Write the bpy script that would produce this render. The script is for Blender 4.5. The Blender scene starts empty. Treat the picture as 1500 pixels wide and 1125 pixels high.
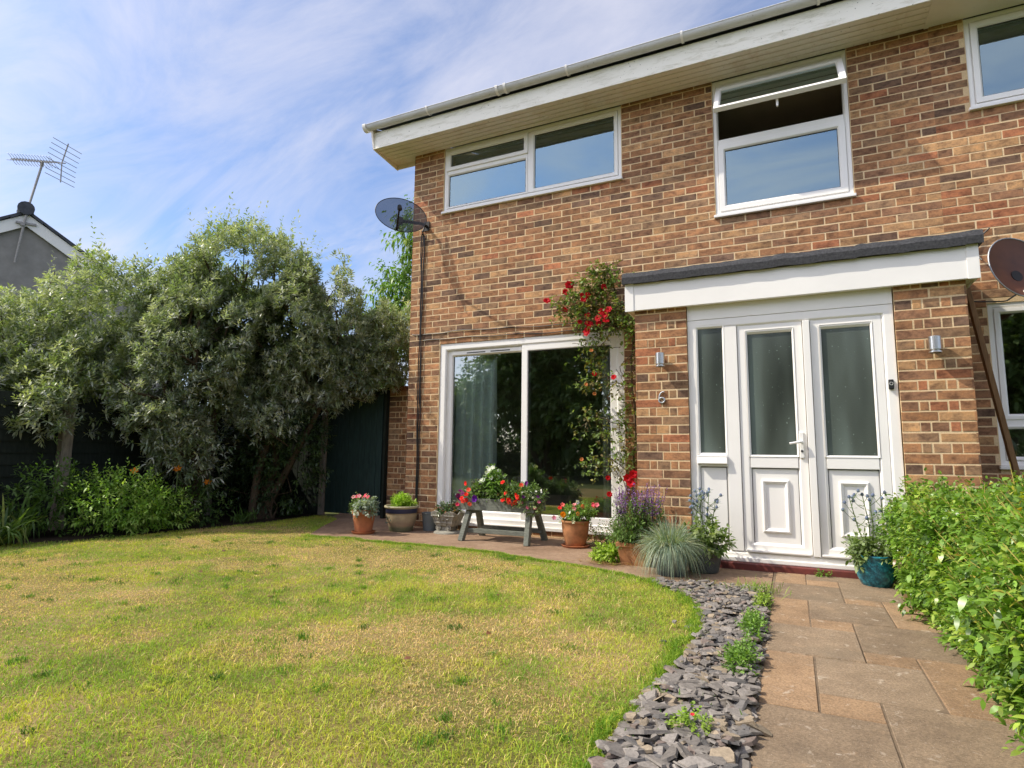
import bpy, math
import numpy as np
from mathutils import Matrix, Vector

SC = bpy.context.scene
COL = SC.collection
RNG = np.random.default_rng(11)
R = math.radians
SUN = np.array([-2.40, -1.16, 2.85]); SUN = SUN / np.linalg.norm(SUN)

# ------------------------------------------------------------------ helpers
class MB:
    """collects geometry in world coordinates, with a colour per vertex, and links it as ONE mesh object"""
    def __init__(s):
        s.v = []; s.c = []; s.li = []; s.lt = []; s.n = 0
    def add(s, v, faces, col=(1, 1, 1)):
        v = np.asarray(v, float).reshape(-1, 3)
        c = np.asarray(col, float)
        if c.ndim == 1: c = np.repeat(c[None], len(v), 0)
        s.v.append(v); s.c.append(c)
        if isinstance(faces, np.ndarray):
            s.li.append(faces.ravel() + s.n); s.lt.append(np.full(len(faces), faces.shape[1]))
        else:
            for f in faces:
                s.li.append(np.asarray(f, int) + s.n); s.lt.append(np.array([len(f)]))
        s.n += len(v)
    def box(s, a, b, col=(1, 1, 1)):
        x0, y0, z0 = np.minimum(a, b); x1, y1, z1 = np.maximum(a, b)
        v = [(x0,y0,z0),(x1,y0,z0),(x1,y1,z0),(x0,y1,z0),(x0,y0,z1),(x1,y0,z1),(x1,y1,z1),(x0,y1,z1)]
        s.add(v, np.array([(3,2,1,0),(4,5,6,7),(0,1,5,4),(1,2,6,5),(2,3,7,6),(3,0,4,7)]), col)
    def bar(s, p, q, w, h, up=(0, 0, 1), col=(1, 1, 1), w2=None, h2=None):
        p = np.array(p, float); q = np.array(q, float); d = q - p; d /= np.linalg.norm(d)
        r = np.cross(d, up); r /= np.linalg.norm(r); u = np.cross(r, d)
        w2 = w2 or w; h2 = h2 or h; v = []
        for c, ww, hh in ((p, w, h), (q, w2, h2)):
            for a, b in ((-1,-1),(1,-1),(1,1),(-1,1)): v.append(c + r*a*ww/2 + u*b*hh/2)
        s.add(v, np.array([(3,2,1,0),(4,5,6,7),(0,1,5,4),(1,2,6,5),(2,3,7,6),(3,0,4,7)]), col)
    def tube(s, pts, rad, n=8, col=(1, 1, 1), cap=True):
        pts = np.asarray(pts, float); m = len(pts)
        rad = np.full(m, rad) if np.isscalar(rad) else np.asarray(rad, float)
        t = np.gradient(pts, axis=0); t /= np.linalg.norm(t, axis=1)[:, None] + 1e-9
        ref = np.array([0, 0, 1.]) if abs(t[0, 2]) < .9 else np.array([1., 0, 0])
        V = []
        for i in range(m):
            a = np.cross(t[i], ref); a /= np.linalg.norm(a) + 1e-9
            b = np.cross(t[i], a); ref = np.cross(a, t[i])
            an = np.arange(n) * 2 * math.pi / n
            V.append(pts[i] + rad[i] * (np.cos(an)[:, None] * a + np.sin(an)[:, None] * b))
        V = np.concatenate(V); F = []
        for i in range(m - 1):
            for k in range(n):
                F.append((i*n+k, i*n+(k+1) % n, (i+1)*n+(k+1) % n, (i+1)*n+k))
        s.add(V, np.array(F), col)
        if cap:
            s.add(V[:n], [tuple(range(n))], col); s.add(V[-n:], [tuple(range(n))[::-1]], col)
    def lathe(s, prof, c, n=32, col=(1, 1, 1), cols=None, wob=0):
        """prof: (radius, z) from the axis outwards and round; c: base centre"""
        m = len(prof); V = []; C = []
        an = np.arange(n) * 2 * math.pi / n
        for i, (r, z) in enumerate(prof):
            rr = r * (1 + wob * np.sin(an * 3 + z * 20))
            V.append(np.stack([c[0] + rr*np.cos(an), c[1] + rr*np.sin(an), np.full(n, c[2] + z)], 1))
            C.append(np.repeat(np.array([(cols[i] if cols else col)], float), n, 0))
        F = [(i*n+k, i*n+(k+1) % n, (i+1)*n+(k+1) % n, (i+1)*n+k) for i in range(m-1) for k in range(n)]
        s.add(np.concatenate(V), np.array(F), np.concatenate(C))
    def ring(s, x0, x1, z0, z1, prof, col=(1, 1, 1), X=None):
        """mitred frame: prof is a closed list of (inset, y); X maps local (x,y,z) to world"""
        V = []
        for i, y in prof:
            V += [(x0+i, y, z0+i), (x1-i, y, z0+i), (x1-i, y, z1-i), (x0+i, y, z1-i)]
        V = np.array(V, float)
        if X is not None: V = X(V)
        m = len(prof); F = []
        for a in range(m):
            b = (a+1) % m
            for k in range(4):
                F.append((a*4+k, a*4+(k+1) % 4, b*4+(k+1) % 4, b*4+k))
        s.add(V, np.array(F), col)
    def leaves(s, P, D, L, W, droop, col, U=None, rows=3, fold=0.0, tipcol=None):
        """many leaves at once: P base, D direction, L length, W width, droop fraction, col (n,3)"""
        n = len(P); 
        if n == 0: return
        D = D / (np.linalg.norm(D, axis=1)[:, None] + 1e-9)
        if U is None: U = np.tile(np.array([0, 0, 1.]), (n, 1)) + RNG.normal(0, .25, (n, 3))
        S = np.cross(D, U); S /= np.linalg.norm(S, axis=1)[:, None] + 1e-9
        N = np.cross(S, D)
        L = np.broadcast_to(L, (n,)); W = np.broadcast_to(W, (n,)); droop = np.broadcast_to(droop, (n,))
        ts = np.linspace(0, 1, rows + 1); V = []
        for k, t in enumerate(ts):
            cen = P + D * (L * (t - .25*np.minimum(droop, 1) * t**3))[:, None]
            cen = cen - np.array([0, 0, 1.]) * (L * droop * t * t)[:, None]
            if k in (0, rows): V.append(cen[:, None])
            else:
                w = W * .5 * (math.sin(math.pi * t ** .8) ** .8)
                V.append(np.stack([cen - S * w[:, None] + N * (fold * w)[:, None], cen + S * w[:, None] + N * (fold * w)[:, None]], 1))
        V = np.concatenate(V, 1); m = V.shape[1]
        cc = np.repeat(np.asarray(col, float)[:, None] if np.ndim(col) == 2 else np.tile(np.asarray(col, float), (n, 1))[:, None], m, 1)
        s.v.append(V.reshape(-1, 3)); s.c.append(cc.reshape(-1, 3))
        base = (np.arange(n) * m)[:, None] + s.n
        tri = np.concatenate([base + np.array([[0, 2, 1]]), base + np.array([[m-1, m-3, m-2]])])
        s.li.append(tri.ravel()); s.lt.append(np.full(len(tri), 3))
        for k in range(rows - 2):
            a = 1 + 2*k
            q = base + np.array([[a, a+1, a+3, a+2]])
            s.li.append(q.ravel()); s.lt.append(np.full(n, 4))
        s.n += n * m
    def build(s, name, mat, parent=None, smooth=False, bevel=0, origin=None, seg=2):
        V = np.concatenate(s.v); C = np.concatenate(s.c); li = np.concatenate(s.li).astype(np.int32); lt = np.concatenate(s.lt).astype(np.int32)
        o_ = origin if origin is not None else (np.array(parent['_o']) if parent is not None and '_o' in parent else np.zeros(3))
        V = V - np.asarray(o_, float)
        me = bpy.data.meshes.new(name)
        me.vertices.add(len(V)); me.vertices.foreach_set('co', V.astype(np.float32).ravel())
        me.loops.add(len(li)); me.loops.foreach_set('vertex_index', li)
        ls = np.concatenate([[0], np.cumsum(lt)[:-1]]).astype(np.int32)
        me.polygons.add(len(lt)); me.polygons.foreach_set('loop_start', ls)
        me.update(calc_edges=True)
        at = me.color_attributes.new('Col', 'FLOAT_COLOR', 'POINT')
        at.data.foreach_set('color', np.concatenate([C, np.ones((len(C), 1))], 1).astype(np.float32).ravel())
        me.polygons.foreach_set('use_smooth', np.full(len(lt), bool(smooth)))
        me.update()
        me.materials.append(mat)
        ob = bpy.data.objects.new(name, me); COL.objects.link(ob)
        if parent is not None:
            ob.parent = parent; ob['_o'] = [float(x) for x in o_]
        else:
            ob.location = o_; ob['_o'] = [float(x) for x in o_]
        if bevel:
            b = ob.modifiers.new('bevel', 'BEVEL'); b.width = bevel; b.segments = seg; b.limit_method = 'ANGLE'; b.angle_limit = R(40)
            b.harden_normals = False
        return ob

def tag(o, label=None, cat=None, group=None, kind=None):
    if label: o['label'] = label
    if cat: o['category'] = cat
    if group: o['group'] = group
    if kind: o['kind'] = kind
    return o
def thing(name, loc, label, cat, group=None):
    o = bpy.data.objects.new(name, None); COL.objects.link(o); o.location = loc; o.empty_display_size = .1
    o['_o'] = [float(x) for x in loc]
    return tag(o, label, cat, group)
def copy_tree(o, parent=None):
    c = o.copy(); COL.objects.link(c)
    if parent is not None: c.parent = parent
    for ch in list(o.children): copy_tree(ch, c)
    return c

def vnoise(x, y, seed=0):
    xi = np.floor(x).astype(int); yi = np.floor(y).astype(int); fx = x - xi; fy = y - yi
    fx = fx*fx*(3-2*fx); fy = fy*fy*(3-2*fy)
    def h(a, b):
        n = (a*374761393 + b*668265263 + seed*974711) & 0x7fffffff
        n = ((n ^ (n >> 13)) * 1274126177) & 0x7fffffff
        return ((n ^ (n >> 16)) & 0xffff) / 65535.
    return (h(xi, yi)*(1-fx) + h(xi+1, yi)*fx)*(1-fy) + (h(xi, yi+1)*(1-fx) + h(xi+1, yi+1)*fx)*fy
def fbm(x, y, seed=0, o=4):
    t = 0; a = .5; s_ = 0
    for k in range(o):
        t = t + a*vnoise(x*2**k, y*2**k, seed+k); s_ += a; a *= .5
    return t / s_
def inpoly(x, y, poly):
    r = np.zeros(len(x), bool); n = len(poly)
    for i in range(n):
        x0, y0 = poly[i]; x1, y1 = poly[(i+1) % n]
        c = ((y0 > y) != (y1 > y)) & (x < (x1-x0)*(y-y0)/((y1-y0)+1e-12)+x0)
        r ^= c
    return r
def polydist(x, y, poly, closed=True):
    d = np.full(len(x), 1e9); n = len(poly)
    for i in range(n if closed else n-1):
        p = np.array(poly[i]); q = np.array(poly[(i+1) % n]); e = q-p; L = (e@e)+1e-12
        t = np.clip(((x-p[0])*e[0]+(y-p[1])*e[1])/L, 0, 1)
        d = np.minimum(d, np.hypot(x-p[0]-t*e[0], y-p[1]-t*e[1]))
    return d

# ------------------------------------------------------------------ materials
def mat(name):
    m = bpy.data.materials.new(name); m.use_nodes = True
    nt = m.node_tree; nt.nodes.clear()
    out = nt.nodes.new('ShaderNodeOutputMaterial')
    return m, nt, out
def N(nt, t, **kw):
    n = nt.nodes.new(t)
    for k, v in kw.items():
        if k.startswith('i_'):
            key = k[2:]; key = int(key) if key.isdigit() else key.replace('_', ' ')
            n.inputs[key].default_value = v
        else: setattr(n, k, v)
    return n
def lk(nt, a, b): nt.links.new(a, b)
def c4(c): return (c[0], c[1], c[2], 1)
def noise(nt, scale, detail=4, rough=.55, vec=None, dist=0):
    n = N(nt, 'ShaderNodeTexNoise'); n.inputs['Scale'].default_value = scale; n.inputs['Detail'].default_value = detail
    n.inputs['Roughness'].default_value = rough; n.inputs['Distortion'].default_value = dist
    if vec is not None: lk(nt, vec, n.inputs['Vector'])
    return n
def ramp(nt, fac, stops):
    r = N(nt, 'ShaderNodeValToRGB'); el = r.color_ramp.elements
    while len(el) < len(stops): el.new(.5)
    for e, (p, c) in zip(el, stops):
        e.position = p; e.color = c4(c) if len(c) == 3 else c
    lk(nt, fac, r.inputs[0]); return r
def mix(nt, fac, a, b, mode='MIX'):
    m = N(nt, 'ShaderNodeMix', data_type='RGBA', blend_type=mode)
    for sock, v in ((m.inputs[0], fac), (m.inputs[6], a), (m.inputs[7], b)):
        if hasattr(v, 'is_output'): lk(nt, v, sock)
        elif isinstance(v, (int, float)): sock.default_value = v
        else: sock.default_value = c4(v)
    return m.outputs[2]
def objco(nt, scale=(1, 1, 1)):
    t = N(nt, 'ShaderNodeTexCoord'); m = N(nt, 'ShaderNodeMapping'); m.inputs['Scale'].default_value = scale
    lk(nt, t.outputs['Object'], m.inputs['Vector']); return m.outputs[0]
def attr(nt):
    a = N(nt, 'ShaderNodeAttribute', attribute_name='Col'); return a.outputs['Color']
def bump(nt, h, strength=.3, dist=.01):
    b = N(nt, 'ShaderNodeBump'); b.inputs['Strength'].default_value = strength; b.inputs['Distance'].default_value = dist
    lk(nt, h, b.inputs['Height']); return b.outputs[0]
def principled(nt, out, base, rough=.6, spec=.4, normal=None, metal=0, trans=None):
    p = N(nt, 'ShaderNodeBsdfPrincipled')
    if hasattr(base, 'is_output'): lk(nt, base, p.inputs['Base Color'])
    else: p.inputs['Base Color'].default_value = c4(base)
    if hasattr(rough, 'is_output'): lk(nt, rough, p.inputs['Roughness'])
    else: p.inputs['Roughness'].default_value = rough
    p.inputs['Specular IOR Level'].default_value = spec; p.inputs['Metallic'].default_value = metal
    if normal is not None: lk(nt, normal, p.inputs['Normal'])
    lk(nt, p.outputs[0], out.inputs[0]); return p

def m_plain(name, col, rough=.6, spec=.4, var=.15, scale=12, bmp=.1, metal=0, col2=None, bscale=None, stretch=(1, 1, 1), useattr=False):
    m, nt, out = mat(name); co = objco(nt, stretch)
    n = noise(nt, scale, 5, .6, co)
    lo = col2 if col2 is not None else tuple(c*(1-var) for c in col)
    hi = col if col2 is not None else tuple(min(1, c*(1+var)) for c in col)
    r = ramp(nt, n.outputs[0], [(.3, lo), (.7, hi)]).outputs[0]
    if useattr: r = mix(nt, 1.0, r, attr(nt), 'MULTIPLY')
    nb = noise(nt, bscale or scale*6, 4, .6, co)
    principled(nt, out, r, rough, spec, bump(nt, nb.outputs[0], bmp, .004) if bmp else None, metal)
    return m
def m_leaf(name, rough=.5, spec=.3, trans=.3, tint=(1, 1, 1), var=.25):
    m, nt, out = mat(name)
    a = attr(nt); n = noise(nt, 30, 3, .6, objco(nt))
    v = ramp(nt, n.outputs[0], [(.3, tuple(t*(1-var) for t in tint)), (.7, tuple(t*(1+var) for t in tint))]).outputs[0]
    base = mix(nt, 1.0, a, v, 'MULTIPLY')
    p = principled(nt, out, base, rough, spec)
    tr = N(nt, 'ShaderNodeBsdfTranslucent'); lk(nt, mix(nt, 1.0, base, (1.5, 1.7, .6), 'MULTIPLY'), tr.inputs[0])
    mx = N(nt, 'ShaderNodeMixShader'); mx.inputs[0].default_value = trans
    lk(nt, p.outputs[0], mx.inputs[1]); lk(nt, tr.outputs[0], mx.inputs[2]); lk(nt, mx.outputs[0], out.inputs[0])
    return m
def m_glass(name, refl=.1, mult=1.6, tint=(.93, .96, .95), gcol=(.95, .97, .97)):
    m, nt, out = mat(name)
    f = N(nt, 'ShaderNodeFresnel'); f.inputs[0].default_value = 1.5
    ma = N(nt, 'ShaderNodeMath', operation='MULTIPLY_ADD', use_clamp=True); lk(nt, f.outputs[0], ma.inputs[0])
    ma.inputs[1].default_value = mult; ma.inputs[2].default_value = refl
    t = N(nt, 'ShaderNodeBsdfTransparent'); t.inputs[0].default_value = c4(tint)
    g = N(nt, 'ShaderNodeBsdfGlossy'); g.inputs['Roughness'].default_value = .015; g.inputs[0].default_value = c4(gcol)
    nz = noise(nt, 1.1, 1, .5, objco(nt)); lk(nt, bump(nt, nz.outputs[0], .010, .05), g.inputs['Normal'])
    mx = N(nt, 'ShaderNodeMixShader'); lk(nt, ma.outputs[0], mx.inputs[0]); lk(nt, t.outputs[0], mx.inputs[1]); lk(nt, g.outputs[0], mx.inputs[2])
    lk(nt, mx.outputs[0], out.inputs[0]); return m

M = {}
def mk_brick():
    m, nt, out = mat('brick'); co = objco(nt)
    a = attr(nt)
    n1 = noise(nt, 12, 4, .65, objco(nt, (1, 1, 1.7))); n2 = noise(nt, 60, 5, .7, co)
    t = mix(nt, 1.0, a, ramp(nt, n1.outputs[0], [(.34, (.50, .47, .50)), (.52, (1, 1, 1)), (.72, (1.32, 1.22, 1.08))]).outputs[0], 'MULTIPLY')
    t = mix(nt, 1.0, t, ramp(nt, n2.outputs[0], [(.3, (.78, .76, .76)), (.6, (1.08, 1.08, 1.08))]).outputs[0], 'MULTIPLY')
    n4 = noise(nt, .8, 4, .6, co); t = mix(nt, 1.0, t, ramp(nt, n4.outputs[0], [(.3, (.86, .84, .82)), (.7, (1.12, 1.1, 1.08))]).outputs[0], 'MULTIPLY')
    n5 = noise(nt, 5.5, 5, .7, objco(nt, (1, 1, .35))); t = mix(nt, ramp(nt, n5.outputs[0], [(.66, (0, 0, 0)), (.80, (.28, .28, .28))]).outputs[0], t, (.55, .45, .33))
    nb = noise(nt, 140, 5, .75, co)
    principled(nt, out, t, .85, .2, bump(nt, nb.outputs[0], .55, .004)); return m
M['brick'] = mk_brick()
def mk_mortar():
    m, nt, out = mat('mortar'); co = objco(nt)
    n1 = noise(nt, 3, 4, .6, co); n2 = noise(nt, 90, 5, .7, co)
    t = ramp(nt, n1.outputs[0], [(.3, (.62, .45, .255)), (.7, (.78, .59, .36))]).outputs[0]
    t = mix(nt, 1.0, t, ramp(nt, n2.outputs[0], [(.3, (.8, .8, .8)), (.65, (1.08, 1.08, 1.08))]).outputs[0], 'MULTIPLY')
    principled(nt, out, t, .95, .1, bump(nt, n2.outputs[0], .6, .004)); return m
M['mortar'] = mk_mortar()
def mk_upvc(name, col=(.87, .845, .80), dirt=0.0, dirtcol=(.33, .30, .16)):
    m, nt, out = mat(name); co = objco(nt)
    n1 = noise(nt, 2.5, 4, .6, co)
    t = ramp(nt, n1.outputs[0], [(.3, tuple(c*.94 for c in col)), (.7, col)]).outputs[0]
    if dirt:
        n2 = noise(nt, 3.5, 6, .75, objco(nt, (1.0, 1, 5)), .4)
        f = ramp(nt, n2.outputs[0], [(.5, (0, 0, 0)), (.78, (dirt,)*3)]).outputs[0]
        t = mix(nt, f, t, dirtcol)
        n3 = noise(nt, 45, 2, .5, co)
        f3 = ramp(nt, n3.outputs[0], [(.7, (0, 0, 0)), (.76, (dirt,)*3)]).outputs[0]
        t = mix(nt, f3, t, (.14, .11, .07))
    principled(nt, out, t, .38, .4, bump(nt, noise(nt, 30, 2, .5, co).outputs[0], .03, .003)); return m
M['upvc'] = mk_upvc('white_upvc')
M['fascia'] = mk_upvc('weathered_white_board', (.88, .85, .75), .8)
M['gutter'] = mk_upvc('gutter_plastic', (.66, .66, .66), .5, (.30, .27, .2))
M['soffit'] = mk_upvc('soffit_board', (.90, .83, .74), .6, (.58, .36, .20))
M['soffit2'] = mk_upvc('painted_soffit', (.90, .85, .76), .15)
M['glass'] = m_glass('window_glass', .20, 1.2, gcol=(.60, .86, .98))
M['patio_glass'] = m_glass('patio_glass', .20, 1.9, (.85, .9, .88))
def mk_obscure():
    m, nt, out = mat('obscured_glass'); co = objco(nt)
    n1 = noise(nt, 2.2, 1.5, .45, objco(nt, (2.4, 1, .45))); n2 = noise(nt, 130, 2, .5, co)
    t = ramp(nt, n1.outputs[0], [(.3, (.035, .042, .035)), (.5, (.075, .09, .076)), (.72, (.14, .175, .155))]).outputs[0]  # dark green reflection and its paler streaks painted into the pane colour
    sp = ramp(nt, noise(nt, 55, 2, .4, co).outputs[0], [(.72, (0, 0, 0)), (.78, (.6, .6, .6))]).outputs[0]
    t = mix(nt, sp, t, (.25, .33, .28))
    principled(nt, out, t, .16, .7, bump(nt, n2.outputs[0], .25, .003)); return m
M['obscure'] = mk_obscure()
M['black'] = m_plain('black_plastic', (.018, .018, .018), .45, .4, .2, 10, .05)
M['gasket'] = m_plain('grey_gasket', (.05, .05, .05), .6, .3, .1, 10, 0)
M['steel'] = m_plain('brushed_steel', (.55, .54, .52), .32, .5, .12, 40, .05, 1.0, stretch=(1, 1, 8))
M['felt'] = m_plain('roofing_felt', (.085, .085, .09), .85, .3, .3, 60, .8, col2=(.03, .03, .033), bscale=220)
M['tile'] = m_plain('roof_tile', (.06, .065, .075), .7, .3, .3, 8, .3)
M['render'] = m_plain('grey_render', (.27, .255, .235), .9, .2, .15, 3, .3)
M['room'] = m_plain('room_wall', (.60, .56, .48), .9, .1, .1, 2, 0)
M['roomdark'] = m_plain('room_dark', (.50, .42, .34), .9, .1, .1, 2, 0)
M['curtain'] = m_plain('teal_curtain', (.80, .92, .89), .9, .1, .1, 5, .1)
M['net'] = m_plain('cream_curtain', (.6, .58, .5), .9, .1, .1, 5, .1)
M['red_tile'] = m_plain('red_tile', (.20, .045, .035), .5, .4, .3, 14, .15, col2=(.10, .03, .027))
M['concrete'] = None
M['fence'] = m_plain('dark_fence_paint', (.030, .036, .028), .9, .1, .3, 6, .4, col2=(.018, .022, .018), stretch=(6, 6, 1))
M['post'] = m_plain('grey_post', (.25, .21, .165), .9, .2, .3, 10, .4, stretch=(5, 5, 1))
M['wood'] = m_plain('bare_timber', (.24, .135, .06), .75, .25, .3, 9, .3, col2=(.14, .075, .035), stretch=(8, 8, 1))
M['greywood'] = m_plain('weathered_grey_wood', (.22, .23, .19), .85, .2, .3, 16, .5, col2=(.11, .12, .10), stretch=(1.2, 8, 8))
M['bark'] = m_plain('bark', (.14, .10, .065), .95, .1, .4, 18, .8, col2=(.06, .045, .03), stretch=(4, 4, 1))
M['twig'] = m_plain('twig', (.13, .10, .05), .9, .1, .3, 20, .2)
M['stem'] = m_plain('green_stem', (.16, .22, .07), .7, .3, .25, 20, 0)
M['ystem'] = m_plain('yellow_stem', (.40, .33, .08), .7, .3, .25, 20, 0)
M['terracotta'] = m_plain('terracotta', (.50, .19, .085), .85, .25, .2, 9, .25, col2=(.33, .125, .06))
M['rustic'] = m_plain('rustic_terracotta', (.52, .23, .10), .85, .25, .3, 11, .3, col2=(.22, .11, .05))
M['stone'] = m_plain('cast_stone', (.36, .34, .28), .95, .15, .25, 18, .6, col2=(.21, .20, .17), bscale=90)
M['soil'] = m_plain('soil', (.045, .032, .022), .95, .1, .4, 20, 1.0, col2=(.02, .015, .011))
M['greyplastic'] = m_plain('grey_plastic', (.14, .16, .165), .5, .4, .12, 6, .05)
M['alu'] = m_plain('aerial_metal', (.30, .28, .25), .5, .5, .2, 20, .05, .6)
M['zinc'] = m_plain('zinc', (.42, .44, .46), .5, .5, .2, 12, .1, .7)
M['cable'] = M['black']
M['label'] = m_plain('plant_tag', (.75, .75, .72), .5, .4, .05, 20, 0)
M['leaf'] = m_leaf('leaf', .45, .35, .28)
M['matleaf'] = m_leaf('felted_leaf', .42, .5, .27)
M['glossleaf'] = m_leaf('glossy_leaf', .34, .5, .30)
M['petal'] = m_leaf('petal', .6, .2, .25, var=.1)
M['grass'] = m_leaf('grass_blade', .55, .25, .3, var=.12)
def mk_pot_glaze():
    m, nt, out = mat('stoneware_glaze')
    n = noise(nt, 9, 5, .6, objco(nt, (1, 1, 1.5)))
    t = mix(nt, 1.0, attr(nt), ramp(nt, n.outputs[0], [(.3, (.7, .7, .72)), (.7, (1.15, 1.12, 1.05))]).outputs[0], 'MULTIPLY')
    principled(nt, out, t, .42, .4); return m
M['glaze'] = mk_pot_glaze()
def mk_blue():
    m, nt, out = mat('speckled_blue_glaze'); co = objco(nt)
    v = N(nt, 'ShaderNodeTexVoronoi'); v.inputs['Scale'].default_value = 85; lk(nt, co, v.inputs['Vector'])
    n = noise(nt, 40, 5, .7, co)
    t = ramp(nt, n.outputs[0], [(.3, (.008, .045, .075)), (.5, (.015, .15, .21)), (.66, (.05, .34, .42))]).outputs[0]
    principled(nt, out, t, .22, .55, bump(nt, v.outputs[0], .2, .003)); return m
M['blue'] = mk_blue()
M['darkblue'] = m_plain('dark_blue_glaze', (.06, .075, .085), .35, .5, .4, 14, .1)
# ------------------------------------------------------------------ world, sun, camera
def setup_world():
    w = bpy.data.worlds.new('World'); SC.world = w; w.use_nodes = True
    nt = w.node_tree; nt.nodes.clear()
    out = nt.nodes.new('ShaderNodeOutputWorld'); bg = nt.nodes.new('ShaderNodeBackground'); bg.inputs[1].default_value = SKY
    sky = nt.nodes.new('ShaderNodeTexSky'); sky.sky_type = 'NISHITA'; sky.sun_disc = False
    sky.sun_elevation = math.asin(SUN[2]); sky.sun_rotation = math.atan2(SUN[0], SUN[1]) % (2*math.pi)
    sky.air_density = 1.0; sky.dust_density = 1.0; sky.ozone_density = 1.6
    tc = nt.nodes.new('ShaderNodeTexCoord')
    # high thin cloud: direction projected on a flat sheet overhead, streaked
    sp = nt.nodes.new('ShaderNodeSeparateXYZ'); lk(nt, tc.outputs['Generated'], sp.inputs[0])
    mz = N(nt, 'ShaderNodeMath', operation='MAXIMUM'); lk(nt, sp.outputs[2], mz.inputs[0]); mz.inputs[1].default_value = .02
    az = N(nt, 'ShaderNodeMath', operation='ADD'); lk(nt, mz.outputs[0], az.inputs[0]); az.inputs[1].default_value = .22
    dx = N(nt, 'ShaderNodeMath', operation='DIVIDE'); lk(nt, sp.outputs[0], dx.inputs[0]); lk(nt, az.outputs[0], dx.inputs[1])
    dy = N(nt, 'ShaderNodeMath', operation='DIVIDE'); lk(nt, sp.outputs[1], dy.inputs[0]); lk(nt, az.outputs[0], dy.inputs[1])
    cb = N(nt, 'ShaderNodeCombineXYZ'); lk(nt, dx.outputs[0], cb.inputs[0]); lk(nt, dy.outputs[0], cb.inputs[1])
    mp = N(nt, 'ShaderNodeMapping'); mp.inputs['Rotation'].default_value = (0, 0, R(28)); mp.inputs['Scale'].default_value = (1.0, 2.3, 1); mp.inputs['Location'].default_value = (2.3, .4, 0)
    lk(nt, cb.outputs[0], mp.inputs[0])
    n1 = noise(nt, 1.5, 8, .62, mp.outputs[0], .9)
    mp2 = N(nt, 'ShaderNodeMapping'); mp2.inputs['Scale'].default_value = (.9, .9, 1); mp2.inputs['Location'].default_value = (1.1, 3.2, 0); lk(nt, cb.outputs[0], mp2.inputs[0])
    n2 = noise(nt, 1.3, 3, .5, mp2.outputs[0], .3)
    mm = N(nt, 'ShaderNodeMath', operation='MULTIPLY_ADD'); lk(nt, n1.outputs[0], mm.inputs[0]); mm.inputs[1].default_value = .75
    m2 = N(nt, 'ShaderNodeMath', operation='MULTIPLY'); lk(nt, n2.outputs[0], m2.inputs[0]); m2.inputs[1].default_value = .45; lk(nt, m2.outputs[0], mm.inputs[2])
    f = ramp(nt, mm.outputs[0], [(.46, (0.06,)*3), (.655, (.50,)*3), (.82, (.80,)*3)])
    col = mix(nt, f.outputs[0], mix(nt, 1.0, sky.outputs[0], SKYTINT, 'MULTIPLY'), CLOUD)
    # added warm glow in the unseen sky behind the camera, brightens the house front
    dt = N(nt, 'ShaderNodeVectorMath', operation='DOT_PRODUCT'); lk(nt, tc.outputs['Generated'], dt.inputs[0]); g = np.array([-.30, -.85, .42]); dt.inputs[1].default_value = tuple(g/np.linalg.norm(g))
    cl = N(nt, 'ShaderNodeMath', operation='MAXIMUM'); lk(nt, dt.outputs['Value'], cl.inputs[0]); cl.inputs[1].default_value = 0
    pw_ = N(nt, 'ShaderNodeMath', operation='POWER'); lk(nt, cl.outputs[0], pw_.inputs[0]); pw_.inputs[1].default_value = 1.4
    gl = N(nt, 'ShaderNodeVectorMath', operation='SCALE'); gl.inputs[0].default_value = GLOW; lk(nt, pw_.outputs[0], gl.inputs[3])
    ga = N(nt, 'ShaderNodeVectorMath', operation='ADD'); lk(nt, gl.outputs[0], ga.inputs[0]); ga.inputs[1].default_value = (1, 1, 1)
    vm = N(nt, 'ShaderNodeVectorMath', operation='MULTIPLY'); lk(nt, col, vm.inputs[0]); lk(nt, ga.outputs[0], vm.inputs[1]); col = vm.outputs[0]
    lk(nt, col, bg.inputs[0]); lk(nt, bg.outputs[0], out.inputs[0])
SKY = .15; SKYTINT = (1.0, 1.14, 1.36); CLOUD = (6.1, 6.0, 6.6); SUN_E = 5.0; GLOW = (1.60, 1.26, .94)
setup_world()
sl = bpy.data.lights.new('sun', 'SUN'); sl.energy = SUN_E; sl.angle = R(.53); sl.color = (1, .93, .79)
so = bpy.data.objects.new('sun', sl); COL.objects.link(so); so.location = (-20, -8, 23)
so.rotation_euler = Vector(SUN).to_track_quat('Z', 'Y').to_euler()
def setup_camera():
    cam = bpy.data.cameras.new('camera'); o = bpy.data.objects.new('camera', cam); COL.objects.link(o)
    yaw, pitch, roll = .4464, .1202, .0101
    f = np.array([-math.sin(yaw)*math.cos(pitch), math.cos(yaw)*math.cos(pitch), math.sin(pitch)])
    r = np.array([math.cos(yaw), math.sin(yaw), 0]); u = np.cross(r, f)
    r2 = r*math.cos(roll)+u*math.sin(roll); u2 = -r*math.sin(roll)+u*math.cos(roll)
    mw = Matrix(((r2[0], u2[0], -f[0], 4.2538), (r2[1], u2[1], -f[1], -5.918), (r2[2], u2[2], -f[2], .878), (0, 0, 0, 1)))
    o.matrix_world = mw; cam.lens = 36*856.68/1500; cam.sensor_width = 36; cam.clip_end = 3000; cam.clip_start = .05
    SC.camera = o
setup_camera()
SC.view_settings.view_transform = 'Standard'; SC.view_settings.look = 'None'; SC.view_settings.exposure = 0; SC.view_settings.gamma = 1
SC.render.engine = 'CYCLES'; SC.cycles.max_bounces = 7; SC.cycles.transparent_max_bounces = 12; SC.cycles.diffuse_bounces = 3
SC.cycles.use_denoising = True; SC.cycles.caustics_reflective = False; SC.cycles.caustics_refractive = False; SC.cycles.sample_clamp_indirect = 8

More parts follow.
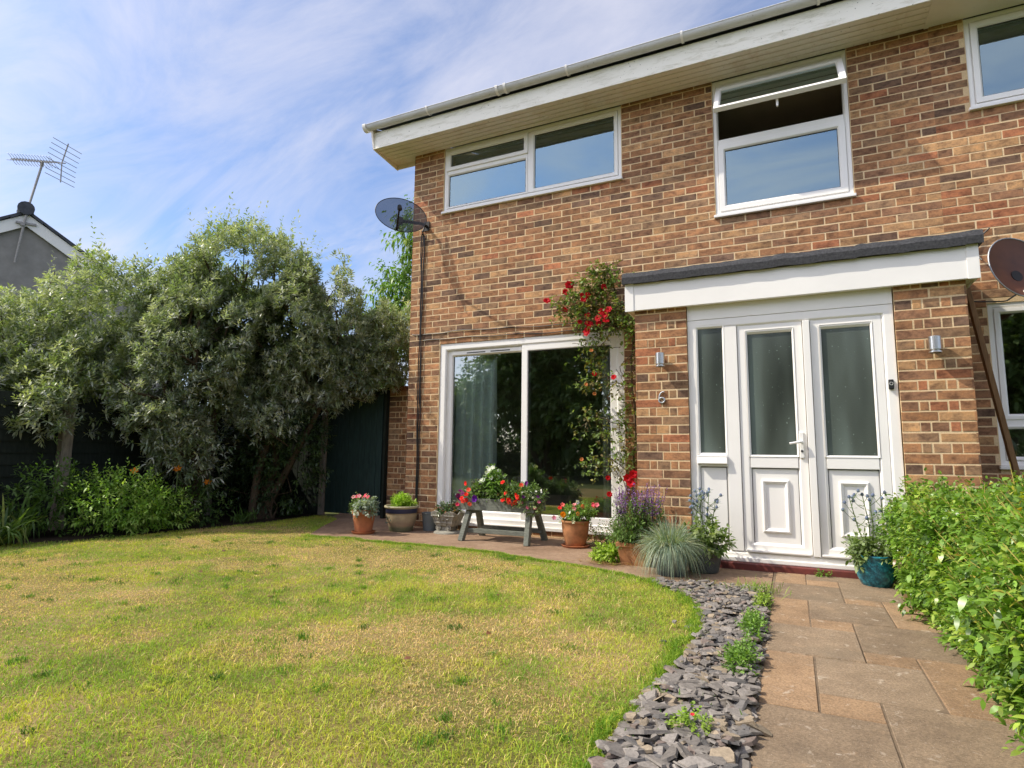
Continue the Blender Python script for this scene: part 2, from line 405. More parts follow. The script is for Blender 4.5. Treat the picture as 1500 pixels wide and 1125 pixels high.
# ------------------------------------------------------------------ ground
LAWN = [(-1.94,-1.98),(-1.84,-1.27),(-1.72,-.4),(-1.78,.42),(-1.5,.42),(-1.22,.2),(-.85,-.45),(-.42,-1.12),(-.15,-1.11),(.3,-1.07),(.83,-1.05),(1.6,-1.06),
        (2.0,-1.16),(2.36,-1.27),(2.99,-1.45),(3.37,-1.76),(3.61,-2.02),(3.75,-2.3),(3.80,-2.75),(3.78,-3.2),(3.74,-3.7),(3.71,-3.95),(3.73,-4.3),(3.7,-5.5),(3.65,-9),(-3.2,-9),(-2.75,-5),(-2.33,-2.98),(-2.05,-2.5)]
def flat(name, poly, z, material, kind='structure', label=None):
    mb = MB(); mb.add([(x, y, z) for x, y in poly], [tuple(range(len(poly)))]); o = mb.build(name, material)
    if kind: o['kind'] = kind
    return o
def mk_ground():
    m, nt, out = mat('far_ground'); n = noise(nt, .35, 6, .7, objco(nt)); n2 = noise(nt, 9, 4, .6, objco(nt))
    t = ramp(nt, n.outputs[0], [(.35, (.05, .075, .02)), (.65, (.10, .11, .035))]).outputs[0]
    principled(nt, out, t, .95, .1, bump(nt, n2.outputs[0], .5, .02)); return m
flat('ground', [(-900, -900), (900, -900), (900, 900), (-900, 900)], -.05, mk_ground())
def mk_lawn():
    m, nt, out = mat('lawn_thatch'); co = objco(nt); n = noise(nt, 1.1, 5, .65, co); n2 = noise(nt, 90, 4, .7, co)
    t = ramp(nt, n.outputs[0], [(.36, (.16, .15, .045)), (.5, (.26, .20, .08)), (.64, (.36, .26, .13))]).outputs[0]
    t = mix(nt, 1.0, t, ramp(nt, n2.outputs[0], [(.3, (.55, .55, .5)), (.65, (1.15, 1.15, 1.1))]).outputs[0], 'MULTIPLY')
    principled(nt, out, t, .95, .1, bump(nt, n2.outputs[0], .8, .012)); return m
flat('lawn', LAWN, 0, mk_lawn())
BED = [(-3.15,-6.5),(-2.9,-5),(-2.33,-2.98),(-2.05,-2.5),(-1.94,-1.98),(-1.84,-1.27),(-1.72,-.4),(-1.78,.57),(-3.15,.57)]
flat('flower_bed', BED, .004, M['soil'])
def mk_patio():
    m, nt, out = mat('patio_concrete'); co = objco(nt); n = noise(nt, 1.6, 6, .65, co); n2 = noise(nt, 160, 4, .7, co); n3 = noise(nt, 22, 4, .6, co)
    t = ramp(nt, n.outputs[0], [(.32, (.21, .135, .085)), (.5, (.30, .20, .13)), (.68, (.37, .26, .175))]).outputs[0]
    t = mix(nt, 1.0, t, ramp(nt, n3.outputs[0], [(.3, (.8, .8, .8)), (.7, (1.1, 1.1, 1.1))]).outputs[0], 'MULTIPLY')
    t = mix(nt, 1.0, t, ramp(nt, n2.outputs[0], [(.3, (.65, .65, .65)), (.62, (1.12, 1.12, 1.12))]).outputs[0], 'MULTIPLY')
    principled(nt, out, t, .92, .15, bump(nt, n2.outputs[0], .7, .004)); return m
M['patio'] = mk_patio()
PATIO = [(-1.78,.9),(-1.5,.42),(-1.22,.2),(-.85,-.45),(-.42,-1.12),(-.15,-1.11),(.3,-1.07),(.83,-1.05),(1.6,-1.06),(2.0,-1.16),(2.36,-1.27),(2.99,-1.45),(3.30,-1.66),(3.72,-1.63),(4.08,-1.60),(4.08,.02),(.02,.02),(-.02,1.2),(-1.78,1.2)]
flat('patio', PATIO, .006, M['patio'])

def slab_path():
    g = lambda: np.array([.26, .195, .135]) * RNG.uniform(.88, 1.1)
    b = lambda: np.array([.335, .225, .138]) * RNG.uniform(.88, 1.1)
    S = []
    for k in range(-2, 4):
        o = -1.12 * k
        for sx in (0, .8):
            e = 0 if sx == 0 else .19
            S += [(4.10+sx, 4.50+sx, -2.91+o+e, -2.42+o+e, g()), (4.50+sx, 4.90+sx, -2.73+o+e, -2.23+o+e, g()), (4.30+sx, 4.70+sx, -2.23+o+e, -1.77+o+e, g()),
                  (4.10+sx, 4.30+sx, -2.42+o+e, -1.77+o+e, b()), (4.30+sx, 4.50+sx, -2.42+o+e, -2.23+o+e, b()), (4.70+sx, 4.90+sx, -2.23+o+e, -1.62+o+e, b()), (4.50+sx, 4.70+sx, -1.77+o+e, -1.62+o+e, b())]
    V, C = MB(), None
    for x0, x1, y0, y1, c in S:
        x1 = min(x1, 5.6); y1 = min(y1, -.905); y0 = max(y0, -7)
        if y1-y0 < .03 or x1-x0 < .05: continue
        j = .0022; t = RNG.uniform(.010, .014)
        jx = RNG.uniform(-.003, .003, 4); a, bb, cc, d = x0+j, x1-j, y0+j, y1-j
        v = [(a, cc, -.03), (bb, cc, -.03), (bb, d, -.03), (a, d, -.03), (a, cc, t-.006), (bb, cc, t-.006), (bb, d, t-.006), (a, d, t-.006),
             (a+.004, cc+.004, t), (bb-.004, cc+.004, t+jx[0]), (bb-.004, d-.004, t), (a+.004, d-.004, t+jx[1])]
        V.add(v, np.array([(8,9,10,11),(4,5,9,8),(5,6,10,9),(6,7,11,10),(7,4,8,11),(0,1,5,4),(1,2,6,5),(2,3,7,6),(3,0,4,7)]), c)
    m, nt, out = mat('paving_slab'); co = objco(nt)
    n1 = noise(nt, 4, 6, .7, co); n2 = noise(nt, 120, 5, .75, co); n3 = noise(nt, 14, 5, .7, co, .5); n4 = noise(nt, 260, 2, .5, co)
    t = mix(nt, 1.0, attr(nt), ramp(nt, n1.outputs[0], [(.3, (.72, .70, .68)), (.7, (1.22, 1.2, 1.15))]).outputs[0], 'MULTIPLY')
    t = mix(nt, 1.0, t, ramp(nt, n2.outputs[0], [(.3, (.55, .55, .56)), (.62, (1.18, 1.17, 1.15))]).outputs[0], 'MULTIPLY')
    t = mix(nt, ramp(nt, n3.outputs[0], [(.60, (0, 0, 0)), (.70, (.6, .6, .6))]).outputs[0], t, (.55, .47, .37))
    n6 = noise(nt, 1.7, 5, .65, co); t = mix(nt, ramp(nt, n6.outputs[0], [(.5, (0, 0, 0)), (.7, (.45, .45, .45))]).outputs[0], t, (.17, .14, .10))
    n7 = noise(nt, 6, 6, .75, co); t = mix(nt, ramp(nt, n7.outputs[0], [(.58, (0, 0, 0)), (.68, (.4, .4, .4))]).outputs[0], t, (.40, .27, .16))
    t = mix(nt, ramp(nt, n4.outputs[0], [(.66, (0, 0, 0)), (.72, (.6, .6, .6))]).outputs[0], t, (.6, .52, .42))
    principled(nt, out, t, .93, .15, bump(nt, n2.outputs[0], .7, .004))
    o = V.build('slab_path', m); o['kind'] = 'structure'
    flat('path_joint_sand', [(4.085,-7),(5.62,-7),(5.62,-.90),(4.085,-.90)], .0080, m_plain('joint_sand', (.17, .125, .085), .95, .1, .3, 30, .4))
slab_path()
SLATE = [(3.30,-1.70),(3.66,-1.63),(4.06,-1.60),(4.085,-2.2),(4.085,-7),(3.66,-7),(3.69,-5.5),(3.735,-4.3),(3.725,-3.95),(3.755,-3.7),(3.79,-3.2),(3.81,-2.75),(3.75,-2.3),(3.61,-2.02),(3.37,-1.76)]
flat('slate_bed', SLATE, .002, M['soil'])
def slate_chips():
    mb = MB(); rng = np.random.default_rng(5); n = 0
    for layer, cnt in ((0, 2100), (1, 1400), (2, 700)):
        k = 0
        while k < cnt:
            x = rng.uniform(3.3, 4.10); y = -1.62 - 3.6*rng.random()
            if not inpoly(np.array([x]), np.array([y]), SLATE)[0]:
                if rng.random() > .012 or not (3.66 < x < 3.85 or x > 4.08): continue
                x = x + .10*rng.random()**2 if x > 4.08 else x
            k += 1
            r = rng.uniform(.011, .034) * (1.35 if rng.random() < .12 else 1) * (1.15 if y < -3.4 else .9); m = rng.integers(6, 10)
            an = np.sort(rng.uniform(0, 2*math.pi, m)); rad = r*rng.uniform(.75, 1.08, m); st = rng.uniform(1, 1.8)
            px = np.cos(an)*rad*st; py = np.sin(an)*rad; th = rng.uniform(.004, .010)
            lo = np.stack([px, py, np.full(m, -th/2)], 1); hi = np.stack([px*.9, py*.9, np.full(m, th/2)+rng.normal(0, .0012, m)], 1)
            v = np.concatenate([lo, hi])
            e = (rng.normal(0, .18), rng.normal(0, .18), rng.uniform(0, 6.28))
            rm = np.array((Matrix.Rotation(e[0], 3, 'X') @ Matrix.Rotation(e[1], 3, 'Y') @ Matrix.Rotation(e[2], 3, 'Z')))
            v = v @ rm.T + np.array([x, y, 0.008 + layer*.011 + rng.uniform(0, .008)])
            c = np.array([(.18, .16, .14), (.235, .21, .185), (.12, .112, .105), (.27, .215, .15), (.20, .155, .13)][rng.choice(5, p=[.34, .3, .16, .12, .08])]) * rng.uniform(.8, 1.25)
            mb.add(v, [tuple(range(m, 2*m))] + [(i, (i+1) % m, m+(i+1) % m, m+i) for i in range(m)], c)
    m, nt, out = mat('slate'); n2 = noise(nt, 90, 5, .7, objco(nt))
    t = mix(nt, 1.0, attr(nt), ramp(nt, n2.outputs[0], [(.3, (.7, .7, .7)), (.65, (1.2, 1.2, 1.2))]).outputs[0], 'MULTIPLY')
    principled(nt, out, t, .7, .35, bump(nt, n2.outputs[0], .5, .003))
    o = mb.build('slate_chippings', m)
    tag(o, 'loose grey slate chippings filling the strip beside the path', 'slate chippings', kind='stuff')
slate_chips()
def mow_grass():
    rng = np.random.default_rng(3); V = []
    def blades(x, y, h, w, col, lean):
        n = len(x); a = rng.uniform(0, 2*math.pi, n); la = rng.uniform(0, 2*math.pi, n); ll = h*lean*rng.uniform(.1, 1, n)
        wx = np.cos(a)*w/2; wy = np.sin(a)*w/2
        b0 = np.stack([x-wx, y-wy, np.zeros(n)], 1); b1 = np.stack([x+wx, y+wy, np.zeros(n)], 1)
        mx = np.stack([x+np.cos(la)*ll*.35, y+np.sin(la)*ll*.35, h*.6], 1)
        m0 = mx - np.stack([wx, wy, 0*x], 1)*.8; m1 = mx + np.stack([wx, wy, 0*x], 1)*.8
        t = np.stack([x+np.cos(la)*ll, y+np.sin(la)*ll, h*np.sqrt(np.clip(1-.3*lean*lean, .2, 1))], 1)
        v = np.stack([b0, b1, m0, m1, t], 1).reshape(-1, 3); base = np.arange(n)[:, None]*5
        V.append((v, base + np.array([[0, 1, 3, 2]]), base + np.array([[2, 3, 4]]), np.repeat(col, 5, 0)))
    def field(n, x0, x1, y0, y1, hs):
        x = rng.uniform(x0, x1, n); y = rng.uniform(y0, y1, n); k = inpoly(x, y, LAWN); x, y = x[k], y[k]; n = len(x)
        d = polydist(x, y, LAWN)
        dry = fbm(x*.75+3, y*1.1, 1, 4); mid = fbm(x*3.1+9, y*3.1, 5, 3); fine = fbm(x*9, y*9, 7, 3); clump = fbm(x*16, y*16, 9, 2)
        dr = np.clip((dry-.44)*4.2 + (mid-.5)*2.6 + (fine-.5)*1.6 - np.clip((.28-d)*3.6, 0, 1.0) + .01, 0, 1)
        lush = np.clip((x-2.7)*.65, 0, .6)*np.clip((-y-1.4)*.9, 0, 1); dr = np.clip(dr-lush*.75, 0, 1)
        g1 = np.array([.39, .49, .06]); g2 = np.array([.25, .39, .05]); st = np.array([.90, .65, .33]); yl = np.array([.56, .56, .085]); br = np.array([.52, .33, .17])
        tone = fbm(x*4.3+20, y*4.3, 15, 3)
        u = np.clip(rng.random(n)*.75 + (tone-.5)*1.6 + .12, 0, 1)[:, None]; gr = np.where(u < .30, g2, np.where(u < .74, g1, yl))
        isdry = (rng.random(n) < .05 + .66*dr)[:, None]
        sc = np.where(rng.random((n, 1)) < .18, br, st)
        col = np.where(isdry, sc*rng.uniform(.7, 1.2, (n, 1)), gr*rng.uniform(.7, 1.25, (n, 1)))
        h = hs*rng.uniform(.5, 1.3, n)*(1-.45*dr)*(.6+.8*clump) + np.where(d < .06, .020*rng.random(n), 0)
        blades(x, y, h, rng.uniform(.0016, .0032, n), col, np.where(isdry[:, 0], 2.4, 2.0)*rng.uniform(.5, 1.4, n))
    field(210000, -3.0, 3.85, -5.9, -3.2, .0165)
    field(210000, -2.4, 3.85, -3.2, .5, .019)
    field(26000, 1.5, 3.85, -5.3, -1.5, .034)
    # darker tufts and coarse grasses that a mower leaves behind
    nt_ = 260; cx = rng.uniform(-1.9, 3.7, nt_); cy = rng.uniform(-5.4, -1.2, nt_); k = inpoly(cx, cy, LAWN); cx, cy = cx[k], cy[k]; m = rng.integers(14, 60, len(cx)); ix = np.repeat(np.arange(len(cx)), m); rad = rng.uniform(.012, .04, len(cx))[ix]
    x = cx[ix] + rng.normal(0, 1, len(ix))*rad; y = cy[ix] + rng.normal(0, 1, len(ix))*rad; tc = np.array([(.12, .24, .03), (.20, .33, .04), (.70, .55, .30), (.08, .17, .025)])[rng.choice(4, len(cx), p=[.4, .25, .15, .2])][ix]
    blades(x, y, rng.uniform(.016, .036, len(ix)), rng.uniform(.002, .0045, len(ix)), tc*rng.uniform(.75, 1.2, (len(ix), 1)), rng.uniform(.8, 1.9, len(ix)))
    # ragged fringe leaning over the slate and the patio
    pl = np.array(LAWN[7:24]); seg = pl[1:]-pl[:-1]; ln = np.hypot(seg[:, 0], seg[:, 1]); n = 15000; k = rng.choice(len(seg), n, p=ln/ln.sum()); t = rng.random(n)[:, None]
    q = pl[k] + seg[k]*t; wob = (fbm(q[:, 0]*6, q[:, 1]*6, 41, 3)-.5)*.20; nrm = np.stack([-seg[k][:, 1], seg[k][:, 0]], 1)/ln[k][:, None]; q = q + nrm*(wob - np.abs(rng.normal(0, .03, n)) + .01)[:, None]
    slate = q[:, 0] > 3.3; f = fbm(q[:, 0]*7, q[:, 1]*7, 43, 2)
    col = np.array([(.20, .33, .03), (.29, .40, .045), (.13, .25, .025)])[rng.integers(0, 3, n)]*rng.uniform(.75, 1.2, (n, 1))
    blades(q[:, 0], q[:, 1], np.where(slate, .022+.05*f*rng.random(n), .016+.022*f*rng.random(n)), rng.uniform(.002, .0038, n), col, rng.uniform(.7, 1.7, n))
    # ragged fringe over the slate edge
    mb = MB()
    for v, q, t, c in V:
        mb.add(v, q, c); mb.li.append((t + (mb.n-len(v))).ravel()); mb.lt.append(np.full(len(t), 3))
    o = mb.build('grass', M['grass'])
    tag(o, 'short mown lawn grass with straw coloured dry patches', 'grass', kind='stuff')
mow_grass()

# ------------------------------------------------------------------ brickwork
PAL = np.array([(.36,.185,.092), (.27,.145,.082), (.17,.105,.07), (.39,.16,.08), (.45,.265,.13), (.30,.185,.105)])
PP = [.44, .22, .055, .045, .11, .13]
def bricks(mb, O, u, n, length, ncourse, openings=(), pattern=None, first=0, rng=RNG, dark=None):
    O = np.array(O, float); u = np.array(u, float); n = np.array(n, float); A = []
    for k in range(ncourse):
        z0 = -.065 + .075*(k+first) + .011; z1 = z0 + .064; zc = (z0+z1)/2
        if pattern: iv = pattern(k)
        else:
            off = .1125 * (k % 2); iv = [(-off + i*.225, -off + i*.225 + .2135) for i in range(int(length/.225)+2)]
        for a, b in iv:
            segs = [(max(a, 0), min(b, length))]
            for (oa, ob, oz0, oz1) in openings:
                if oz0-.01 < zc < oz1+.01:
                    ns = []
                    for s, e in segs:
                        if e <= oa or s >= ob: ns.append((s, e)); continue
                        if s < oa: ns.append((s, oa-.006))
                        if e > ob: ns.append((ob+.006, e))
                    segs = ns
            for s, e in segs:
                if e-s > .025: A.append((s, e, z0, z1))
    for s, e, z0, z1 in A:
        j = rng.normal(0, .0014, 4); d = abs(rng.normal(0, .0008)); ch = .0016
        s, e, z0, z1 = s+j[0], e+j[1], z0+j[2], z1+j[3]
        w = PP
        base = PAL[rng.choice(6, p=PP)] * rng.uniform(.82, 1.18) * (np.array([1, 1, 1]) if dark is None else dark((s+e)/2, z0))
        P = []
        for dd, i in ((-.012, 0), (d-ch, 0), (d, ch)):
            for ss, zz in ((s+i, z0+i), (e-i, z0+i), (e-i, z1-i), (s+i, z1-i)):
                P.append(O + u*ss + n*dd + np.array([0, 0, zz]))
        endc = base * (1 + rng.normal(0, .14)); 
        C = np.array([base, endc, endc, base]*3)
        mb.add(P, np.array([(8,9,10,11),(4,5,9,8),(5,6,10,9),(6,7,11,10),(7,4,8,11),(0,1,5,4),(1,2,6,5),(2,3,7,6),(3,0,4,7)]), C)
def wall_boxes(mb, x0, x1, z0, z1, ops, y0, y1):
    xs = sorted({x0, x1, *[v for o in ops for v in o[:2] if x0 < v < x1]}); zs = sorted({z0, z1, *[v for o in ops for v in o[2:] if z0 < v < z1]})
    for a, b in zip(xs, xs[1:]):
        run = None
        for c, d in zip(zs, zs[1:]):
            hole = any(o[0] < (a+b)/2 < o[1] and o[2] < (c+d)/2 < o[3] for o in ops)
            if hole:
                if run: mb.box((a, y0, run[0]), (b, y1, run[1])); run = None
            else: run = (run[0], d) if run else (c, d)
        if run: mb.box((a, y0, run[0]), (b, y1, run[1]))
def pier_pattern(k):
    if k % 2 == 0: return [(0, .215), (.225, .44)]
    x = 0; out = []
    for w in (.105, .052, .100, .055, .088): out.append((x, x+w)); x += w+.010
    return out
def fprof(w, f, b, bead=.014):
    return [(0, f), (w-bead, f), (w, f+bead), (w, b), (0, b)]
def pane(name, x0, x1, z0, z1, y, m, parent):
    mb = MB(); mb.add([(x0, y, z0), (x1, y, z0), (x1, y, z1), (x0, y, z1)], [(0, 1, 2, 3)]); return mb.build(name, m, parent)
def gasket(x0, x1, z0, z1, y, parent):
    mb = MB(); mb.ring(x0-.003, x1+.003, z0-.003, z1+.003, [(0, y-.004), (.006, y-.004), (.006, y+.004), (0, y+.004)]); return mb.build('gasket', M['gasket'], parent)

HX = 5.5
house = thing('brick_house', (2.7, 0, 0), 'two storey brown brick house with white porch, patio door and number 6', 'house')
OPS = [(.45, 2.71, 3.835, 4.70), (3.66, 4.86, 3.235, 4.70), (.45, 2.71, .085, 2.20)]
PORCH = (3.06, 5.40, -.2, 2.30)
mb = MB(); bricks(mb, (0, 0, 0), (1, 0, 0), (0, -1, 0), HX, 64, OPS + [PORCH])
bricks(mb, (0, 0, 0), (0, 1, 0), (-1, 0, 0), 6.9, 64)
wall = mb.build('wall', M['brick'], house)
mb = MB(); wall_boxes(mb, .0013, HX, -.2, 4.70, OPS, .0013, .26); mb.box((.0013, .26, -.2), (.26, 7, 4.70)); mb.box((.26, 6.8, -.2), (HX, 7, 4.70))
mb.build('mortar', M['mortar'], house)
# porch brickwork
for x, xs_, sg in ((3.04, 3.04, -1), (4.978, 5.418, 1)):
    mb = MB(); bricks(mb, (x, -.869, 0), (1, 0, 0), (0, -1, 0), .44, 30, (), pier_pattern)
    bricks(mb, (xs_, -.869, 0), (0, 1, 0), (sg, 0, 0), .86, 30); pw = mb.build('porch_pier', M['brick'], house)
    mb = MB(); mb.box((x+.0013, -.8677, -.1), (x+.4387, -.003, 2.3)); mb.build('mortar', M['mortar'], pw)
# porch canopy
mb = MB(); mb.box((2.975, -.925, 2.143), (5.484, -.895, 2.385)); mb.box((2.975, -.895, 2.143), (2.995, -.004, 2.385)); mb.box((5.464, -.895, 2.143), (5.484, -.004, 2.385))
pf = mb.build('porch_fascia', M['upvc'], house, bevel=.004)
for a, b in ((2.967, 3.045), (5.42, 5.492)):
    mb = MB(); mb.box((a, -.931, 2.139), (b, -.9255, 2.389)); mb.build('corner_trim', M['upvc'], pf, bevel=.002)
mb = MB(); mb.box((2.996, -.894, 2.150), (5.463, -.004, 2.165)); mb.build('porch_soffit', M['soffit2'], pf)
mb = MB(); n = 60
xs = np.linspace(2.95, 5.518, n)
pr = []
for i, x in enumerate(xs):
    s = .003*math.sin(i*.9) + RNG.normal(0, .0022)
    pr.append([(x, -.965, 2.378+s), (x, -.972, 2.435+s*.5), (x, -.955, 2.478+s), (x, -.90, 2.488), (x, -.004, 2.50), (x, -.004, 2.39), (x, -.935, 2.388)])
V = np.array(pr).reshape(-1, 3); F = [(i*7+k, i*7+(k+1) % 7, (i+1)*7+(k+1) % 7, (i+1)*7+k) for i in range(n-1) for k in range(7)]
mb.add(V, np.array(F)); mb.add(V[:7], [tuple(range(7))]); mb.add(V[-7:], [tuple(range(7))])
mb.build('porch_roof', M['felt'], house, smooth=False)

# front door set
YF = -.845
mb = MB(); mb.box((3.483, YF-.004, 2.028), (4.972, YF+.05, 2.15)); mb.ring(3.483, 4.972, .062, 2.026, fprof(.075, YF, YF+.07))
mb.box((3.762+.012, YF, .14), (3.874, YF+.065, 1.955)); mb.box((3.558, YF, .80), (3.774, YF+.065, .895))
df = mb.build('door_frame', M['upvc'], house, bevel=.003)
mb = MB(); mb.box((4.362, YF-.016, .137), (4.412, YF+.05, 1.951)); mb.build('mullion', M['upvc'], df, bevel=.004)
mb = MB(); mb.ring(3.548, 3.776, .893, 1.985, fprof(.016, YF-.002, YF+.03, .012)); mb.build('glazing_bead', M['upvc'], df)
pane('sidelight_pane', 3.561, 3.765, .905, 1.973, YF+.018, M['obscure'], df)
mb = MB(); mb.box((3.5575, YF+.020, .137), (3.775, YF+.04, .80)); mb.build('lower_panel', M['upvc'], df)
mb = MB(); mb.ring(3.556, 3.764, .132, .795, [(0, YF+.016), (.005, YF+.016), (.005, YF+.025), (0, YF+.025)]); mb.build('gasket', M['gasket'], df)
mb = MB(); mb.add([(3.54, YF-.001, .818), (3.772, YF-.001, .818), (3.772, YF-.001, .888), (3.54, YF-.001, .888), (3.54, YF-.035, .822), (3.772, YF-.035, .822), (3.772, YF-.022, .882), (3.54, YF-.022, .882)],
    np.array([(4,5,6,7),(0,1,5,4),(3,2,6,7),(0,4,7,3),(1,2,6,5)])); mb.build('drip_ledge', M['upvc'], df, bevel=.004)
for xa, xb, ga, gb, pa, pb, hh in ((3.878, 4.358, 3.951, 4.285, 3.951, 4.285, 1), (4.416, 4.895, 4.489, 4.822, 4.489, 4.822, 0)):
    y = YF + .012
    mb = MB(); mb.ring(xa, xb, .139, 1.951, fprof(ga-xa, y, y+.055, .018)); mb.box((xa+.07, y+.001, .795), (xb-.07, y+.055, .893))
    leaf = mb.build('front_door', M['upvc'], house, bevel=.0025)
    leaf['label'] = 'left door leaf with lever handle' if hh else 'right door leaf without handle'
    mb = MB(); mb.ring(ga-.012, gb+.012, .882, 1.91, fprof(.014, y-.004, y+.03, .012)); mb.build('glazing_bead', M['upvc'], leaf)
    pane('pane', ga-.002, gb+.002, .892, 1.90, y+.02, M['obscure'], leaf); gasket(ga, gb, .894, 1.899, y+.017, leaf)
    mb = MB(); mb.box((pa-.003, y+.022, .195), (pb+.003, y+.05, .80)); mb.build('panel', M['upvc'], leaf)
    mb = MB(); mb.ring(pa-.002, pb+.002, .203, .792, [(0, y+.016), (.005, y+.016), (.005, y+.03), (0, y+.03)]); mb.build('gasket', M['gasket'], leaf)
    mb = MB(); mb.ring(pa+.066, pb-.068, .292, .702, [(0, y+.0225), (.004, y+.006), (.014, y+.002), (.022, y+.010), (.030, y+.013), (.034, y+.0225)]); mb.build('panel_moulding', M['upvc'], leaf, bevel=.0015)
    if hh:
        mb = MB(); mb.box((4.302, y-.016, .872), (4.334, y-.0005, 1.075)); hd = mb.build('handle_plate', M['upvc'], leaf, bevel=.005)
        mb = MB(); mb.tube([(4.318, y-.010, .998), (4.318, y-.055, .998), (4.306, y-.066, .997), (4.232, y-.066, .985)], [.010, .010, .010, .008], 10)
        mb.tube([(4.318, y-.005, .928), (4.318, y-.022, .928)], .009, 12, (1, 1, 1)); hl = mb.build('handle', M['upvc'], leaf, smooth=True)
        mb = MB(); mb.tube([(4.318, y-.016, .928), (4.318, y-.0245, .928)], .0095, 12); mb.build('lock', M['gasket'], leaf)
mb = MB(); mb.box((3.485, YF-.028, .0605), (4.970, YF+.06, .0965)); mb.build('door_sill', M['upvc'], house, bevel=.006)
for a, b in ((3.89, 4.35), (4.42, 4.885)):
    mb = MB(); mb.box((a, YF-.020, .140), (b, YF+.012, .158)); mb.build('weather_bar', M['upvc'], df, bevel=.005)
mb = MB(); mb.box((3.486, -.905, -.02), (4.972, -.80, .0595)); mb.build('door_step', M['red_tile'], house, bevel=.008)
mb = MB(); mb.box((4.911, YF-.024, 1.383), (4.945, YF-.0005, 1.456)); db = mb.build('doorbell', M['black'], house, bevel=.006)
mb = MB(); an = np.linspace(0, 2*math.pi, 21); mb.tube(np.stack([4.928+.0105*np.cos(an), np.full(21, YF-.0248), 1.425+.0105*np.sin(an)], 1), .0014, 6, cap=False); mb.build('bell_push', M['label'], db)
# the number 6
mb = MB(); cx, cz, yy = 3.262, 1.352, -.879
an = np.linspace(R(150), R(150+360), 24); loop = [(cx+.024*math.cos(a), yy, cz+.022*math.sin(a)) for a in an]
tail = [(cx+.022, yy, cz+.070), (cx+.008, yy, cz+.073), (cx-.008, yy, cz+.062), (cx-.018, yy, cz+.042), (cx-.0225, yy, cz+.02)]
mb.tube(tail + loop, [.005, .0055, .006, .0065, .007] + [.0068]*24, 8); mb.build('house_number', M['zinc'], house, smooth=True)

# patio door
yp = .012
mb = MB(); mb.ring(.452, 2.708, .087, 2.198, fprof(.085, yp, .12)); mb.box((.46, yp-.03, .072), (2.70, .10, .108))
pdn = mb.build('patio_door', M['upvc'], house, bevel=.004)
mb = MB(); mb.ring(.53, 1.605, .165, 2.118, fprof(.075, yp+.042, .11)); sl_ = mb.build('fixed_leaf', M['upvc'], pdn, bevel=.003)
mb = MB(); mb.box((.60, yp+.030, 2.055), (1.52, yp+.0415, 2.10)); mb.build('vent_strip', M['upvc'], pdn, bevel=.003)
for a in (.80, 1.12):
    mb = MB(); mb.box((a, yp+.0285, 2.068), (a+.25, yp+.0305, 2.080)); mb.build('vent_slot', M['black'], pdn)
mb = MB(); mb.ring(1.53, 2.628, .165, 2.118, fprof(.082, yp+.010, yp+.040)); mb.build('sliding_leaf', M['upvc'], pdn, bevel=.003)
pane('pane', .60, 1.535, .235, 2.05, .085, M['patio_glass'], pdn); pane('pane', 1.605, 2.552, .24, 2.042, .036, M['patio_glass'], pdn)
gasket(1.609, 2.549, .244, 2.04, .033, pdn); gasket(.604, 1.53, .24, 2.045, .082, pdn)

# upper windows
def upvc_window(name_parent, x0, x1, z0, z1, label=None):
    mb = MB(); mb.ring(x0+.002, x1-.002, z0+.03, z1+.0015, fprof(.045, .010, .09)); w_ = mb.build('window', M['upvc'], name_parent, bevel=.003)
    if label: w_['label'] = label
    mb = MB(); mb.box((x0-.015, -.035, z0), (x1+.012, .02, z0+.029)); mb.build('sill', M['upvc'], w_, bevel=.005)
    return w_
w1 = upvc_window(house, .45, 2.71, 3.835, 4.695, 'wide upper window in three lights over the patio door')
mb = MB(); mb.box((1.585, .012, 3.91), (1.635, .088, 4.644)); mb.box((.497, .013, 4.352), (1.5845, .088, 4.402)); mb.build('mullion', M['upvc'], w1, bevel=.003)
mb = MB(); mb.ring(.488, 1.594, 4.395, 4.652, fprof(.055, -.004, .05)); mb.build('vent_casement', M['upvc'], w1, bevel=.003)
mb = MB(); mb.ring(.492, 1.588, 3.905, 4.356, fprof(.026, .004, .06)); mb.ring(1.632, 2.668, 3.905, 4.648, fprof(.045, .004, .06)); mb.build('glazing_bead', M['upvc'], w1, bevel=.002)
for a in ((.54, 1.54, 4.447, 4.60, .022), (.515, 1.563, 3.93, 4.332, .03), (1.674, 2.626, 3.948, 4.604, .03)):
    pane('pane', *a[:4], a[4], M['glass'], w1); gasket(a[0]+.003, a[1]-.003, a[2]+.003, a[3]-.003, a[4]-.003, w1)
w2 = upvc_window(house, 3.66, 4.86, 3.235, 4.695, 'upper window over the porch with its top vent propped open')
for a, b in ((3.995, 4.06), (4.615, 4.648)):
    mb = MB(); mb.box((3.707, .013, a), (4.813, .088, b)); mb.build('transom', M['upvc'], w2, bevel=.003)
mb = MB(); mb.ring(3.702, 4.818, 3.302, 4.00, fprof(.062, .002, .06)); mb.build('glazing_bead', M['upvc'], w2, bevel=.003)
pane('pane', 3.762, 4.758, 3.362, 3.94, .03, M['glass'], w2); gasket(3.765, 4.755, 3.365, 3.937, .027, w2)
